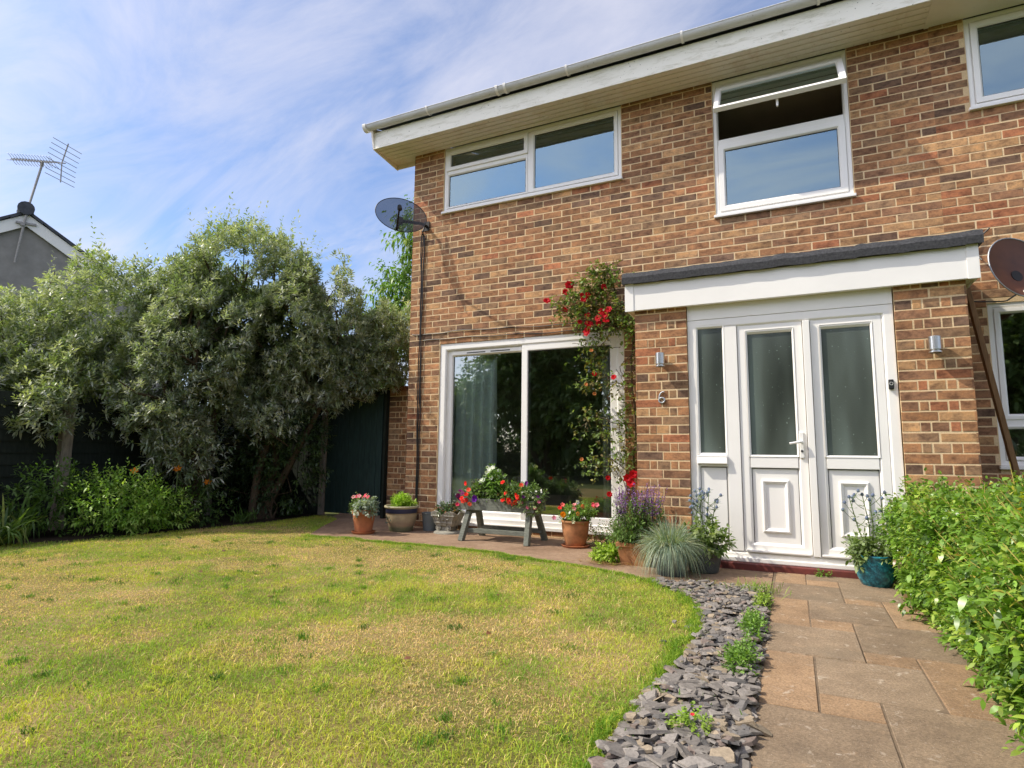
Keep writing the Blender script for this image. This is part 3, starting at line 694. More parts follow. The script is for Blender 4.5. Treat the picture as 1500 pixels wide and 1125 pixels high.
# open vent: top hung, swung out
ang = R(39); ph = np.array([0, -.012, 4.60])
def vent_x(v):
    t = 4.60 - v[:, 2]; d = v[:, 1]
    return np.stack([v[:, 0], ph[1] - t*math.sin(ang) + d*math.cos(ang), ph[2] - t*math.cos(ang) - d*math.sin(ang)], 1)
mb = MB(); mb.ring(3.702, 4.822, 4.075, 4.60, fprof(.055, -.012, .034), X=vent_x); vc = mb.build('vent_casement', M['upvc'], w2, bevel=.003)
mb = MB(); mb.add(vent_x(np.array([(3.758, .01, 4.131), (4.766, .01, 4.131), (4.766, .01, 4.544), (3.758, .01, 4.544)])), [(0, 1, 2, 3)]); mb.build('pane', M['glass'], vc)
q = vent_x(np.array([(4.26, .04, 4.10), (4.26, .075, 4.08), (4.26, .085, 4.03)])); mb = MB(); mb.tube(q, [.012, .012, .009], 8); mb.build('vent_handle', M['upvc'], vc, smooth=True)

# eaves
mb = MB()
for i in range(5):
    mb.box((-.352, -.372 + i*.0755, 4.698), (HX-.03, -.372 + i*.0755 + .066, 4.712))
sf = mb.build('soffit', M['soffit'], house, bevel=.002)
mb = MB(); mb.box((HX-.03, -.372, 4.692), (HX+.006, -.002, 4.716)); mb.build('soffit_joint', M['soffit2'], sf)
mb = MB(); mb.box((-.37, -.392, 4.686), (HX+.0, -.3735, 4.905)); fs = mb.build('fascia', M['fascia'], house, bevel=.003)
mb = MB(); mb.add([(-.372, -.392, 4.686), (-.372, .12, 4.640), (-.372, .12, 4.86), (-.372, 3.4, 6.10), (-.372, 3.4, 6.34), (-.372, -.45, 4.93),
                  (-.353, -.392, 4.686), (-.353, .12, 4.640), (-.353, .12, 4.86), (-.353, 3.4, 6.10), (-.353, 3.4, 6.34), (-.353, -.45, 4.93)],
       [(0,1,2,3,4,5), (6,7,8,9,10,11), (0,1,7,6), (1,2,8,7), (2,3,9,8), (3,4,10,9), (4,5,11,10), (5,0,6,11)]); mb.build('bargeboard', M['soffit'], house)
mb = MB(); mb.box((-.352, .0005, 4.699), (-.004, .118, 4.716)); mb.box((-.352, .10, 4.645), (-.01, .118, 4.70)); mb.build('eaves_end', M['soffit'], house)
def gutter(parent, x0, x1, brs, unions):
    mb = MB(); cy, cz, r = -.452, 4.965, .056; m = 13; an = np.linspace(math.pi, 2*math.pi, m); V = []
    for x in (x0, x1):
        for rr in (r, r-.004):
            V += [(x, cy+rr*math.cos(a), cz+rr*math.sin(a)) for a in an]
    F = []
    for k in range(m-1):
        F += [(k, k+1, 2*m+k+1, 2*m+k), (m+k, m+k+1, 3*m+k+1, 3*m+k)]
    F += [(0, m, 3*m, 2*m), (m-1, 2*m-1, 4*m-1, 3*m-1)]
    mb.add(V, np.array(F)); mb.add(V[:m], [tuple(range(m))])
    mb.tube([(x0, cy-r, cz), (x1, cy-r, cz)], .006, 6)
    g = mb.build('gutter', M['gutter'], parent, smooth=False)
    for x, w in [(b, .022) for b in brs] + [(u_ + d, .03) for u_ in unions for d in (-.05, .05)] + [(x0, .05)]:
        mb = MB(); V = []; r2 = r + .011
        for xx in (x-w/2, x+w/2):
            V += [(xx, cy+r2*math.cos(a), cz+r2*math.sin(a)) for a in an] 
        mb.add(V, np.array([(k, k+1, m+k+1, m+k) for k in range(m-1)])); mb.box((x-w/2, cy-r-.012, cz-.004), (x+w/2, cy-r+.006, cz+.010)); mb.box((x-w/2, cy+r-.012, cz-.03), (x+w/2, cy+r+.002, cz+.008))
        mb.build('gutter_bracket', M['upvc'], g)
gutter(house, -.43, HX, [.50, 2.26, 3.45, 4.63], [1.48])
def roof(parent, x0, x1):
    mb = MB(); p = [(-.47, 4.945), (3.4, 6.36), (7.4, 4.945)]
    for (ya, za), (yb, zb) in ((p[0], p[1]), (p[1], p[2])):
        mb.add([(x0, ya, za), (x1, ya, za), (x1, yb, zb), (x0, yb, zb), (x0, ya, za+.03), (x1, ya, za+.03), (x1, yb, zb+.03), (x0, yb, zb+.03)], np.array([(3,2,1,0),(4,5,6,7),(0,1,5,4),(1,2,6,5),(2,3,7,6),(3,0,4,7)]))
    mb.build('roof', M['tile'], parent)
roof(house, -.39, HX)
mb = MB(); mb.add([(0.01, 0, 4.70), (.01, 7, 4.70), (.01, 3.4, 6.3), (.2, 0, 4.70), (.2, 7, 4.70), (.2, 3.4, 6.3)], [(0,1,2), (3,4,5), (0,1,4,3), (1,2,5,4), (0,2,5,3)]); mb.build('gable', M['mortar'], house)
# rooms behind the glass
def room(parent, x0, x1, y1, z0, z1, m):
    mb = MB(); y0 = .27; t = .05
    mb.box((x0, y0, z0-t), (x1, y1, z0)); mb.box((x0, y0, z1), (x1, y1, z1+t)); mb.box((x0, y1, z0), (x1, y1+t, z1)); mb.box((x0-t, y0, z0), (x0, y1, z1)); mb.box((x1, y0, z0), (x1+t, y1, z1))
    mb.build('room', m, parent)
room(house, .30, 2.95, 4.5, .05, 2.35, M['room']); room(house, .30, 3.1, 3.5, 2.6, 4.64, M['roomdark']); room(house, 3.4, 5.3, 3.5, 2.6, 4.64, M['roomdark'])

# ------------------------------------------------------------------ next house in the terrace
nh = thing('terraced_house', (8, 0, 0), 'adjoining brick house to the right of the porch with brown dish', 'house')
NX = 11.5
OPN = [(5.755, 7.35, 3.835, 4.70), (5.745, 7.25, .80, 2.15)]
mb = MB(); bricks(mb, (HX, 0, 0), (1, 0, 0), (0, -1, 0), NX-HX, 64, [(a-HX, b-HX, c, d) for a, b, c, d in OPN]); mb.build('wall', M['brick'], nh)
mb = MB(); wall_boxes(mb, HX+.0005, NX, -.2, 4.70, OPN, .0013, .26); mb.box((NX-.26, .26, -.2), (NX, 7, 4.7)); mb.box((HX, 6.8, -.2), (NX-.26, 7, 4.70)); mb.build('mortar', M['mortar'], nh)
w3 = upvc_window(nh, 5.755, 7.35, 3.835, 4.695)
mb = MB(); mb.ring(5.80, 7.305, 3.905, 4.648, fprof(.055, .004, .06)); mb.build('glazing_bead', M['upvc'], w3, bevel=.003); pane('pane', 5.853, 7.252, 3.958, 4.596, .03, M['glass'], w3); gasket(5.856, 7.249, 3.961, 4.593, .027, w3)
w4 = upvc_window(nh, 5.745, 7.25, .80, 2.15)
mb = MB(); mb.box((5.79, .012, 1.145), (7.2, .088, 1.20)); mb.build('transom', M['upvc'], w4, bevel=.003)
mb = MB(); mb.ring(5.786, 7.21, 1.195, 2.105, fprof(.045, .004, .06)); mb.ring(5.786, 7.21, .872, 1.15, fprof(.03, .004, .06)); mb.build('glazing_bead', M['upvc'], w4, bevel=.003)
pane('pane', 5.83, 7.166, 1.238, 2.062, .03, M['patio_glass'], w4); pane('pane', 5.815, 7.18, .90, 1.122, .03, M['patio_glass'], w4)
mb = MB(); mb.box((HX+.008, -.372, 4.700), (NX, -.002, 4.716)); mb.build('soffit', M['soffit2'], nh)
mb = MB(); mb.box((HX+.002, -.392, 4.686), (NX, -.3735, 4.905)); mb.build('fascia', M['fascia'], nh, bevel=.003)
gutter(nh, HX+.03, NX, [6.3, 7.4], [5.62]); roof(nh, HX+.004, NX+.3)
room(nh, 5.65, 9, 3.5, .05, 2.35, M['roomdark']); room(nh, 5.65, 9, 3.5, 2.6, 4.64, M['roomdark'])
# ------------------------------------------------------------------ things fixed to the house
def wall_light(x, z, label):
    t = thing('wall_light', (x, -.87, z), label, 'wall light', 'steel cylinder lights on the porch piers')
    mb = MB(); mb.lathe([(0, .058), (.036, .058), (.039, .054), (.039, -.040), (.036, -.042), (0, -.042)], (x, -.935, z), 24); mb.build('body', M['steel'], t, smooth=False, bevel=.002)
    mb = MB(); mb.lathe([(.030, -.042), (.030, -.050), (.041, -.051), (.041, -.060), (.034, -.062), (.034, -.05)], (x, -.935, z), 24); mb.build('lens_ring', M['steel'], t)
    mb = MB(); mb.box((x-.022, -.905, z-.022), (x+.022, -.869, z+.022)); mb.build('bracket', M['steel'], t, bevel=.003)
wall_light(3.265, 1.695, 'small steel cylinder light above the number on the left pier')
wall_light(5.197, 1.687, 'small steel cylinder light on the right pier beside the doorbell')
def mk_smoke():
    m, nt, out = mat('smoked_mesh'); p = N(nt, 'ShaderNodeBsdfPrincipled'); p.inputs['Base Color'].default_value = (.02, .023, .028, 1); p.inputs['Roughness'].default_value = .3
    t = N(nt, 'ShaderNodeBsdfTransparent'); t.inputs[0].default_value = (.50, .54, .60, 1); mx = N(nt, 'ShaderNodeMixShader'); mx.inputs[0].default_value = .5
    lk(nt, t.outputs[0], mx.inputs[1]); lk(nt, p.outputs[0], mx.inputs[2]); lk(nt, mx.outputs[0], out.inputs[0]); return m
M['smoke'] = mk_smoke()
M['rustydish'] = m_plain('brown_dish', (.16, .062, .036), .5, .4, .35, 5, .15, col2=(.085, .04, .03))
def dish(cen, nrm, a, b, roll, dm, wallp, label, armlen, rimcol=None):
    cen = np.array(cen, float); n = np.array(nrm, float); n /= np.linalg.norm(n)
    hx = np.cross((0, 0, 1), n); hx /= np.linalg.norm(hx); vz = np.cross(n, hx)
    h2 = hx*math.cos(roll)+vz*math.sin(roll); v2 = -hx*math.sin(roll)+vz*math.cos(roll)
    t = thing('satellite_dish', wallp, label, 'satellite dish')
    mb = MB(); rows, seg = 7, 40; V = []
    for i in range(rows):
        r = i/(rows-1)
        for k in range(seg):
            A = 2*math.pi*k/seg; V.append(cen + h2*a*r*math.cos(A) + v2*b*r*math.sin(A) + n*(.05*r*r-.05))
    V = np.array(V); F = [(i*seg+k, i*seg+(k+1) % seg, (i+1)*seg+(k+1) % seg, (i+1)*seg+k) for i in range(rows-1) for k in range(seg)]
    mb.add(V, np.array(F)); d = mb.build('reflector', dm, t, smooth=True)
    mb = MB(); mb.tube(np.concatenate([V[-seg:], V[-seg:-seg+1]]), .005, 6, cap=False); mb.build('rim', rimcol or M['black'], d)
    bot = cen - v2*b*.92 + n*(-.01); end = cen - v2*b*.55 + n*armlen
    mb = MB(); mb.bar(cen - v2*b*.5 - n*.06, bot, .03, .02); mb.bar(bot, end, .022, .018); mb.build('arm', M['black'] if rimcol is None else M['steel'], t, bevel=.003)
    mb = MB(); mb.tube([end + n*.03 - n*.0, end - n*.05 + v2*.02], [.024, .03], 12); mb.build('receiver', M['black'], t)
    w = np.array(wallp, float); bk = cen - n*.07 - v2*b*.2
    mb = MB(); mb.box(w + [-.04, -.012, -.06], w + [.04, 0, .06]); mb.tube([w, w + [0, -.10, 0], (w + bk)/2 + [0, -.06, 0], bk], .018, 10); mb.tube([bk - n*.02, bk + n*.03], .045, 14); mb.build('bracket', M['black'], t)
dish((.03, -.30, 3.79), (.60, -.76, .16), .315, .225, R(-14), M['smoke'], (.21, 0, 3.72), 'see-through dark mesh satellite dish at the left corner of the house', .34)
dish((5.87, -.38, 2.33), (.50, -.84, .22), .25, .255, R(0), M['rustydish'], (6.0, 0, 2.30), 'solid brown satellite dish on the wall right of the porch', .36, M['zinc'])
mb = MB()
for k, dx in enumerate((0, .016, .03)):
    z = np.linspace(3.60, .12, 30); x = .150 + dx + .022*(1-z/3.6) + .006*np.sin(z*3+k*2) + .004*np.sin(z*9+k); y = -.014 - .006*np.abs(np.sin(z*5+k)); 
    top = [(.21, -.05, 3.70), (.20-dx*.6, -.06, 3.64)]
    mb.tube(top + list(zip(x, y, z)), .0065, 6)
tag(mb.build('dish_cable', M['cable'], origin=(.17, 0, .12)), 'black cables running down the wall from the mesh dish', 'cable')
for pts, lab in (([(-.004, .02, 2.36), (.06, -.008, 2.345), (.35, -.008, 2.325), (.6, -.008, 2.345), (.98, -.010, 2.335), (1.4, -.008, 2.318), (1.84, -.010, 2.306), (2.3, -.012, 2.29), (2.80, -.010, 2.272), (2.98, -.008, 2.265)], 'thin black cable over the patio door, the higher of two'),
                 ([(.20, -.008, 2.255), (.45, -.008, 2.262), (.9, -.008, 2.25), (1.3, -.010, 2.243), (1.76, -.008, 2.228), (2.2, -.010, 2.222), (2.62, -.008, 2.212)], 'thin black cable just above the patio door frame, the lower of two')):
    mb = MB(); p = np.array(pts); tt = np.linspace(0, len(p)-1, 40); q = np.stack([np.interp(tt, np.arange(len(p)), p[:, k]) for k in range(3)], 1); q[:, 2] += .006*np.sin(tt*4.1)
    mb.tube(q, .0048, 6); tag(mb.build('wall_cable', M['cable'], origin=pts[0]), lab, 'cable', 'cables strung over the patio door')
for pts, lab in (([(6.0, -.02, 2.25), (5.85, -.08, 2.14), (5.68, -.05, 2.16), (5.50, -.03, 2.20)], 'black cable looping below the brown dish'),
                 ([(5.80, -.03, 2.78), (5.72, -.02, 2.70), (5.68, -.02, 2.60), (5.72, -.08, 2.5)], 'black cable curving above the brown dish')):
    mb = MB(); p = np.array(pts); tt = np.linspace(0, 3, 20); q = np.stack([np.interp(tt, np.arange(4), p[:, k]) for k in range(3)], 1); mb.tube(q, .006, 6); tag(mb.build('dish_cable', M['cable'], origin=pts[0]), lab, 'cable')
mb = MB(); mb.bar((5.49, -.56, 2.17), (5.81, -.50, .0), .034, .062, up=(0, 1, 0)); tag(mb.build('timber_plank', M['wood'], bevel=.004, origin=(5.81, -.5, 0)), 'long brown timber plank leaning against the right end of the porch', 'plank')
mb = MB(); mb.tube([(5.475, -.50, 0), (5.475, -.50, .90), (5.47, -.46, .93)], .012, 10); tag(mb.build('waste_pipe', M['upvc'], origin=(5.475, -.5, 0)), 'thin white pipe rising beside the right porch pier', 'pipe')
# curtains
def curtain(x0, x1, y, z0, z1, folds, amp, m, label, flare=0):
    mb = MB(); n = 80; xs = np.linspace(0, 1, n); rowz = np.linspace(z0, z1, 9); V = []
    for z in rowz:
        f = 1 + flare*((z1-z)/(z1-z0))**2
        V.append(np.stack([x0 + (x1-x0)*xs*f, y + amp*np.sin(xs*folds*2*math.pi + .4*np.sin(z*2)), np.full(n, z)], 1))
    F = [(i*n+k, i*n+k+1, (i+1)*n+k+1, (i+1)*n+k) for i in range(8) for k in range(n-1)]
    mb.add(np.concatenate(V), np.array(F)); tag(mb.build('curtain', m, smooth=True, origin=(x0, y, z0)), label, 'curtain')
curtain(.50, 1.13, .20, .10, 2.10, 5, .035, M['curtain'], 'pale teal curtain hanging behind the left pane of the patio door')
curtain(2.40, 2.62, .24, .10, 2.10, 2.5, .022, M['net'], 'cream curtain gathered at the right edge of the patio door')

# ------------------------------------------------------------------ fence, gate, garden wall
def post_box(name, x, y, h, w, m, parent):
    mb = MB(); mb.box((x-w/2, y-w/2, -.04), (x+w/2, y+w/2, h)); return mb.build(name, m, parent, bevel=.006)
fx = -3.2
fn = thing('garden_fence', (fx, -2.1, 0), 'dark boarded fence panels between grey posts behind the flower bed', 'fence')
ys = [-5.77, -3.94, -2.11, -.28, .56]
for i, y in enumerate(ys): post_box('post', fx + (.05 if i < 4 else 0), y, 1.42 if i < 4 else 1.70, .11, M['post'], fn)
for a, b in zip(ys, ys[1:]):
    mb = MB(); z = -.03
    while z < 1.36:
        mb.add([(fx+.016, a+.05, z), (fx+.016, b-.05, z), (fx-.004, b-.05, z+.15), (fx-.004, a+.05, z+.15), (fx-.006, a+.05, z), (fx-.006, b-.05, z), (fx-.012, b-.05, z+.15), (fx-.012, a+.05, z+.15)],
               np.array([(0,1,2,3),(7,6,5,4),(0,4,5,1),(3,2,6,7)])); z += .125
    mb.build('panel', M['fence'], fn)
bf = thing('board_fence', (-2.5, .6, 0), 'dark upright board fence left of the garden gate', 'fence')
mb = MB(); x = fx+.07
while x < -1.95:
    mb.box((x, .585+RNG.uniform(0, .01), -.02), (x+.092, .612, 1.70+RNG.uniform(-.01, .01))); x += .098
mb.build('panel', M['fence'], bf, bevel=.004)
for a in (.35, 1.35):
    mb = MB(); mb.box((fx+.06, .613, a), (-1.95, .66, a+.08)); mb.build('rail', M['fence'], bf)
gt = thing('garden_gate', (-1.35, .6, 0), 'tall dark green board gate beside the house', 'gate')
mb = MB(); x = -1.81
while x < -.83:
    mb.box((x, .588+RNG.uniform(0, .004), .04), (min(x+.094, -.80), .612, 1.76)); x += .098
mb.build('board_panel', m_plain('dark_green_paint', (.028, .055, .048), .7, .3, .3, 6, .3, col2=(.016, .032, .028), stretch=(6, 6, 1)), gt, bevel=.004)
mb = MB(); mb.box((-.84, .614, 0), (-.764, .66, 1.78)); mb.box((-.797, .575, 0), (-.765, .6135, 1.78)); mb.build('frame', M['fence'], gt, bevel=.004)
post_box('post', -1.86, .59, 1.76, .075, M['post'], gt)
gw = thing('garden_wall', (-.38, .7, 0), 'short dark brick wall with red coping between gate and house', 'wall')
mb = MB(); bricks(mb, (-.762, .64, 0), (1, 0, 0), (0, -1, 0), .76, 24, (), lambda k: [(a+o, b+o) for o in (0, .45) for a, b in pier_pattern(k)]); mb.build('brickwork', M['brick'], gw)
mb = MB(); mb.box((-.758, .6428, -.1), (-.004, .84, 1.735)); mb.build('mortar', M['mortar'], gw)
mb = MB()
for k in range(10): mb.box((-.762+.076*k, .635, 1.737), (-.762+.076*k+.066, .85, 1.80), np.array([.30, .12, .07])*RNG.uniform(.7, 1.2))
mb.build('coping', M['brick'], gw, bevel=.004)

# ------------------------------------------------------------------ neighbour's bungalow at the far left, with its aerial
nb_n = np.array([.923, -.384, 0]); nb_h = np.array([.384, .923, 0]); P0 = np.array([-15.58, 2.71, 0.])
def NB(s, d, z): return P0 + nb_h*s + nb_n*d + np.array([0, 0, z])
bh = thing('neighbour_house', tuple(P0), 'grey rendered house with white gable boards behind the shrubs at far left', 'house')
W = 4.2; ap = 7.30; sl = .64
def prism(mb, prof, d0, d1):
    n = len(prof); V = [NB(s, d0, z) for s, z in prof] + [NB(s, d1, z) for s, z in prof]
    mb.add(V, [tuple(range(n)), tuple(range(n, 2*n))[::-1]] + [(i, (i+1) % n, n+(i+1) % n, n+i) for i in range(n)])
mb = MB(); prism(mb, [(-W, 0), (W, 0), (W, ap-sl*W+.1), (0, ap+.1), (-W, ap-sl*W+.1)], 0, -9); mb.build('wall', M['render'], bh)
for sg in (-1, 1):
    mb = MB(); prism(mb, [(0, ap), (sg*(W+.3), ap-sl*(W+.3)), (sg*(W+.3), ap-sl*(W+.3)+.36), (0, ap+.36)], .06 + .004*(sg > 0), .10 + .004*(sg > 0)); mb.build('bargeboard', M['upvc'], bh)
mb = MB()
for sg in (-1, 1):
    s0 = 0
    while s0 < W+.2:
        s1 = min(s0+.36, W+.45)
        prism(mb, [(sg*s0, ap-sl*s0+.40), (sg*s1, ap-sl*s1+.36), (sg*s1, ap-sl*s1+.47), (sg*s0, ap-sl*s0+.47)], .16, -9); s0 += .36
mb.build('roof', M['tile'], bh)
mb = MB()
for k in range(20): 
    mb.tube([NB(-.05, .22-.45*k, ap+.50), NB(-.05, .22-.45*k-.44, ap+.48)], [.20, .185], 14)
mb.build('ridge_tile', M['tile'], bh)
aer = thing('tv_aerial', tuple(NB(-.15, .2, 6.2)), 'rooftop television aerial with rod reflector on a leaning mast', 'aerial')
mtop = np.array([-15.42, 2.85, 9.22])
mb = MB(); mb.tube([NB(-.16, .16, 6.15), NB(-.02, .17, 7.75), mtop], .032, 8); mb.build('mast', M['alu'], aer)
mb = MB(); mb.bar(NB(-.24, .13, 7.35), NB(.22, .13, 7.38), .05, .06); mb.tube([NB(-.09, .14, 7.30), NB(-.09, .25, 7.30)], .05, 8); mb.build('mast_bracket', M['alu'], aer)
B = np.array([.817, .576, .0]); D = np.array([-.29, .956, 0.]); ctr = mtop + np.array([0, 0, .13])
tip = ctr - B*.82; rear = ctr + B*.62
mb = MB(); mb.bar(tip, rear, .025, .025); mb.bar(mtop + [0, 0, -.02], ctr, .06, .08, up=(1, 0, 0)); mb.build('boom', M['alu'], aer)
mb = MB()
for k in range(15):
    p = tip + B*(.03 + k*.078); L = .15 + .002*k
    for zz in (.055, -.055):
        mb.tube([p, p + D*L*.5 + np.array([0, 0, zz*1.3]), p + D*L + np.array([0, 0, zz*1.9])], 0.006, 5); mb.tube([p, p - D*L*.5 + np.array([0, 0, zz*1.3]), p - D*L + np.array([0, 0, zz*1.9])], .006, 5)
mb.build('director', M['alu'], aer)
mb = MB(); r0 = rear - B*.1
mb.tube([r0 + B*.12 + np.array([0, 0, .62]), r0, r0 + B*.02 + np.array([0, 0, -.60])], .018, 6)
for k in range(8):
    z = .55 - k*.155; q = r0 + np.array([0, 0, z]) + B*(.12*max(z, 0)/.62)
    mb.tube([q - D*.48, q + D*.48], .009, 5)
mb.build('reflector', M['alu'], aer)
# shed corner glimpsed through the leaves above the fence
sh = thing('garden_shed', (-6.2, -2.2, 0), 'pale shed with white corner post glimpsed above the fence at far left', 'shed')
mb = MB(); mb.box((-8.2, -4.3, 0), (-6.0, -1.15, 2.25)); mb.build('wall', m_plain('shed_wall', (.42, .36, .30), .9, .1, .15, 4, .2), sh)
for a, b, w_ in ((-1.86, -1.72, .07), (-1.30, -1.15, .05)):
    mb = MB(); mb.box((-6.0, a, 0), (-6.0+w_, b, 2.3)); mb.build('corner_post', M['upvc'], sh)
for a, b in (((-5.9, -1.6, 2.42), (-5.9, -1.15, 2.06)), ((-5.9, -1.3, 1.92), (-5.9, -.6, 1.92))):
    mb = MB(); mb.bar(a, b, .05, .08); mb.build('barge_rail', M['wood'], sh)
mb = MB(); mb.add([(-5.85, -4.5, 2.27), (-5.85, -1.0, 2.27), (-8.4, -1.0, 2.5), (-8.4, -4.5, 2.5), (-5.85, -4.5, 2.33), (-5.85, -1.0, 2.33), (-8.4, -1.0, 2.56), (-8.4, -4.5, 2.56)], np.array([(3,2,1,0),(4,5,6,7),(0,1,5,4),(1,2,6,5),(2,3,7,6),(3,0,4,7)])); mb.build('roof', M['felt'], sh)

# ------------------------------------------------------------------ foliage generators
def unit(v): return v / (np.linalg.norm(v, axis=-1, keepdims=True) + 1e-9)
def blob_shoots(rng, blobs, bias=.35, up=.45, gap=.38, gscale=1.6, zmin=None):
    P, Dd = [], []
    for (c, r, n) in blobs:
        v = unit(rng.normal(0, 1, (n*2, 3))); rad = rng.random(n*2) ** bias
        lump = 1 + .28*(fbm(v[:, 0]*2.3+c[0]*3, v[:, 2]*2.3+v[:, 1]*1.7+c[1], 21, 3)-.5)*2
        p = np.array(c) + v*np.array(r)*(rad*lump)[:, None]
        g = fbm(p[:, 0]*gscale+p[:, 1]*.7*gscale, p[:, 2]*gscale-p[:, 1]*.5*gscale, 33, 3); k = g > gap
        if zmin is not None: k &= p[:, 2] > zmin
        p, v = p[k][:n], v[k][:n]
        P.append(p); Dd.append(unit(v*1.0 + np.array([0, 0, up]) + rng.normal(0, .35, p.shape)))
    return np.concatenate(P), np.concatenate(Dd)
def shoot_leaves(mb, rng, P, Dd, pairs, slen, L, W, droop, cols, spread=.75, mat_tip=None, jitter=.2, rows=3, fold=0):
    n = len(P); ref = np.where(np.abs(Dd[:, 2:3]) > .9, np.array([[1., 0, 0]]), np.array([[0, 0, 1.]]))
    A = unit(np.cross(Dd, ref)); Bv = np.cross(Dd, A); ph = rng.uniform(0, 3.14, n); ci = rng.integers(0, len(cols), n); cols = np.array(cols); cb = cols[ci]*rng.uniform(.75, 1.25, (n, 1))
    sl = slen*rng.uniform(.7, 1.3, n)
    for j in range(pairs):
        t = (j+.4)/pairs; a = ph + (j % 2)*math.pi/2
        for sg in (1, -1):
            rad = (A*np.cos(a)[:, None] + Bv*np.sin(a)[:, None])*sg
            d = unit(rad*spread*(1-.45*t) + Dd*(.35+.55*t) + rng.normal(0, jitter, (n, 3)))
            ll = L*(1-.35*t)*rng.uniform(.7, 1.25, n)
            mb.leaves(P + Dd*(sl*t)[:, None], d, ll, W*(ll/L)*rng.uniform(.8, 1.2, n), droop*rng.uniform(.5, 1.5, n), cb*rng.uniform(.85, 1.15, (n, 1)), rows=rows, fold=fold)
def limbs(mb, rng, base, tips, r0, col=(1, 1, 1)):
    base = np.array(base, float)
    for tp in tips:
        tp = np.array(tp, float); mid = base*.45 + tp*.55 + rng.normal(0, .12, 3); mid[2] += .1; q = base*.75 + tp*.25 + rng.normal(0, .05, 3)
        ts = [base + rng.normal(0, .03, 3)*[1, 1, 0], q, mid, tp]; mb.tube(ts, [r0, r0*.75, r0*.5, r0*.18], 7, col)
        for k in range(3):
            e = tp + rng.normal(0, .3, 3); s = mid*.5 + tp*.5; mb.tube([s, (s+e)/2 + rng.normal(0, .05, 3), e], [r0*.28, r0*.18, r0*.07], 5, col)

GREY = [(.30, .335, .25), (.41, .43, .35), (.20, .25, .16), (.50, .51, .44), (.23, .28, .15)]
YGRN = [(.32, .37, .16), (.42, .44, .27), (.22, .29, .11), (.43, .45, .33)]
rng = np.random.default_rng(21)
A_BLOBS = [((-2.5, -.30, 2.95), (1.08, 1.05, 1.12), 4200), ((-1.55, -.05, 2.60), (.90, .8, .92), 2600), ((-.78, .55, 2.35), (.55, .5, .75), 1300), ((-2.45, -1.15, 2.15), (.78, .65, .75), 1700),
           ((-1.75, -.05, 1.90), (.85, .6, .55), 1500), ((-1.0, .30, 2.0), (.55, .4, .42), 700), ((-2.55, -1.50, 1.45), (.5, .42, .6), 700), ((-2.55, -.35, 1.75), (.7, .5, .45), 700), ((-3.0, -.75, 2.75), (.8, .8, .85), 1700), ((-1.35, .15, 1.95), (.65, .35, .42), 800), ((-2.5, -1.25, 1.0), (.45, .38, .5), 620), ((-1.95, -.45, 1.35), (.5, .4, .45), 420)]
bu = thing('buddleja_bush', (-2.45, -.5, 0), 'tall grey-green felted-leaf bush, the highest, overhanging the garden gate', 'bush', 'big shrubs along the left boundary')
P, Dd = blob_shoots(rng, A_BLOBS, bias=.40, gap=.43, gscale=4.2, up=.9)
mb = MB(); hi = P[:, 2] + .35*P[:, 1] - .5*P[:, 0] > 4.15 + rng.normal(0, .35, len(P)); shoot_leaves(mb, rng, P[~hi], Dd[~hi], 5, .075, .085, .021, .12, GREY, 1.1, rows=4); shoot_leaves(mb, rng, P[hi], Dd[hi], 5, .08, .085, .021, .12, YGRN + GREY[:3], 1.1, rows=4)  # upper sunward shoots get yellower leaves, sunlight put into their colour
top = P[(P[:, 2] > 3.45)][:40]
shoot_leaves(mb, rng, top + [0, 0, .10], unit(np.tile([[.05, 0, 1.]], (len(top), 1)) + rng.normal(0, .25, (len(top), 3))), 6, .36, .10, .022, .35, YGRN, .6)
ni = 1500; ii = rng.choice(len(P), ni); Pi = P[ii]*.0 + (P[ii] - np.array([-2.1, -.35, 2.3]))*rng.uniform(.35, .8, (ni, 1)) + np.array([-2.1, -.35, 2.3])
shoot_leaves(mb, rng, Pi, unit(rng.normal(0, 1, (ni, 3))), 3, .16, .11, .035, .2, [(.09, .12, .05), (.12, .15, .06)])  # inner fill leaves coloured dark, crown shade put into the leaf colour
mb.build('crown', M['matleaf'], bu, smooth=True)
mb = MB(); limbs(mb, rng, (-2.55, -.95, -.02), [(-2.9, -1.0, 2.6), (-2.3, -1.2, 2.5), (-2.6, -.3, 3.4), (-2.5, -1.5, 1.8)], .085); limbs(mb, rng, (-2.2, -.25, -.02), [(-1.6, 0, 2.9), (-1.1, .3, 2.5), (-2.2, -.2, 3.5), (-1.8, -.4, 2.4)], .065)
for i in rng.choice(len(P), 160, replace=False): mb.tube([P[i]-Dd[i]*.35+rng.normal(0, .05, 3), P[i]+Dd[i]*.12], [.008, .004], 4)
mb.build('trunk', M['bark'], bu, smooth=True)
B_BLOBS = [((-3.75, -1.35, 2.45), (.9, .9, .9), 2500), ((-4.7, -2.1, 2.05), (1.0, .95, .80), 2500), ((-5.6, -2.6, 1.95), (.9, .9, .75), 1500), ((-3.35, -1.85, 1.70), (.55, .5, .62), 1200), ((-4.0, -2.5, 1.55), (.7, .4, .5), 1000), ((-3.08, -2.36, 1.28), (.36, .30, .34), 260)]
bv = thing('yellow_green_bush', (-4.2, -1.9, 0), 'lower yellow-green bush spreading over the fence at far left', 'bush', 'big shrubs along the left boundary')
P, Dd = blob_shoots(rng, B_BLOBS, bias=.40, gap=.43, gscale=4.2, up=.9)
mb = MB(); shoot_leaves(mb, rng, P, Dd, 5, .08, .092, .023, .14, YGRN + GREY[:4], 1.1, rows=4)
top = P[(P[:, 2] > 2.6)][:40]; shoot_leaves(mb, rng, top + [0, 0, .12], unit(np.tile([[0, 0, 1.]], (len(top), 1)) + rng.normal(0, .2, (len(top), 3))), 6, .34, .10, .024, .4, YGRN, .6)
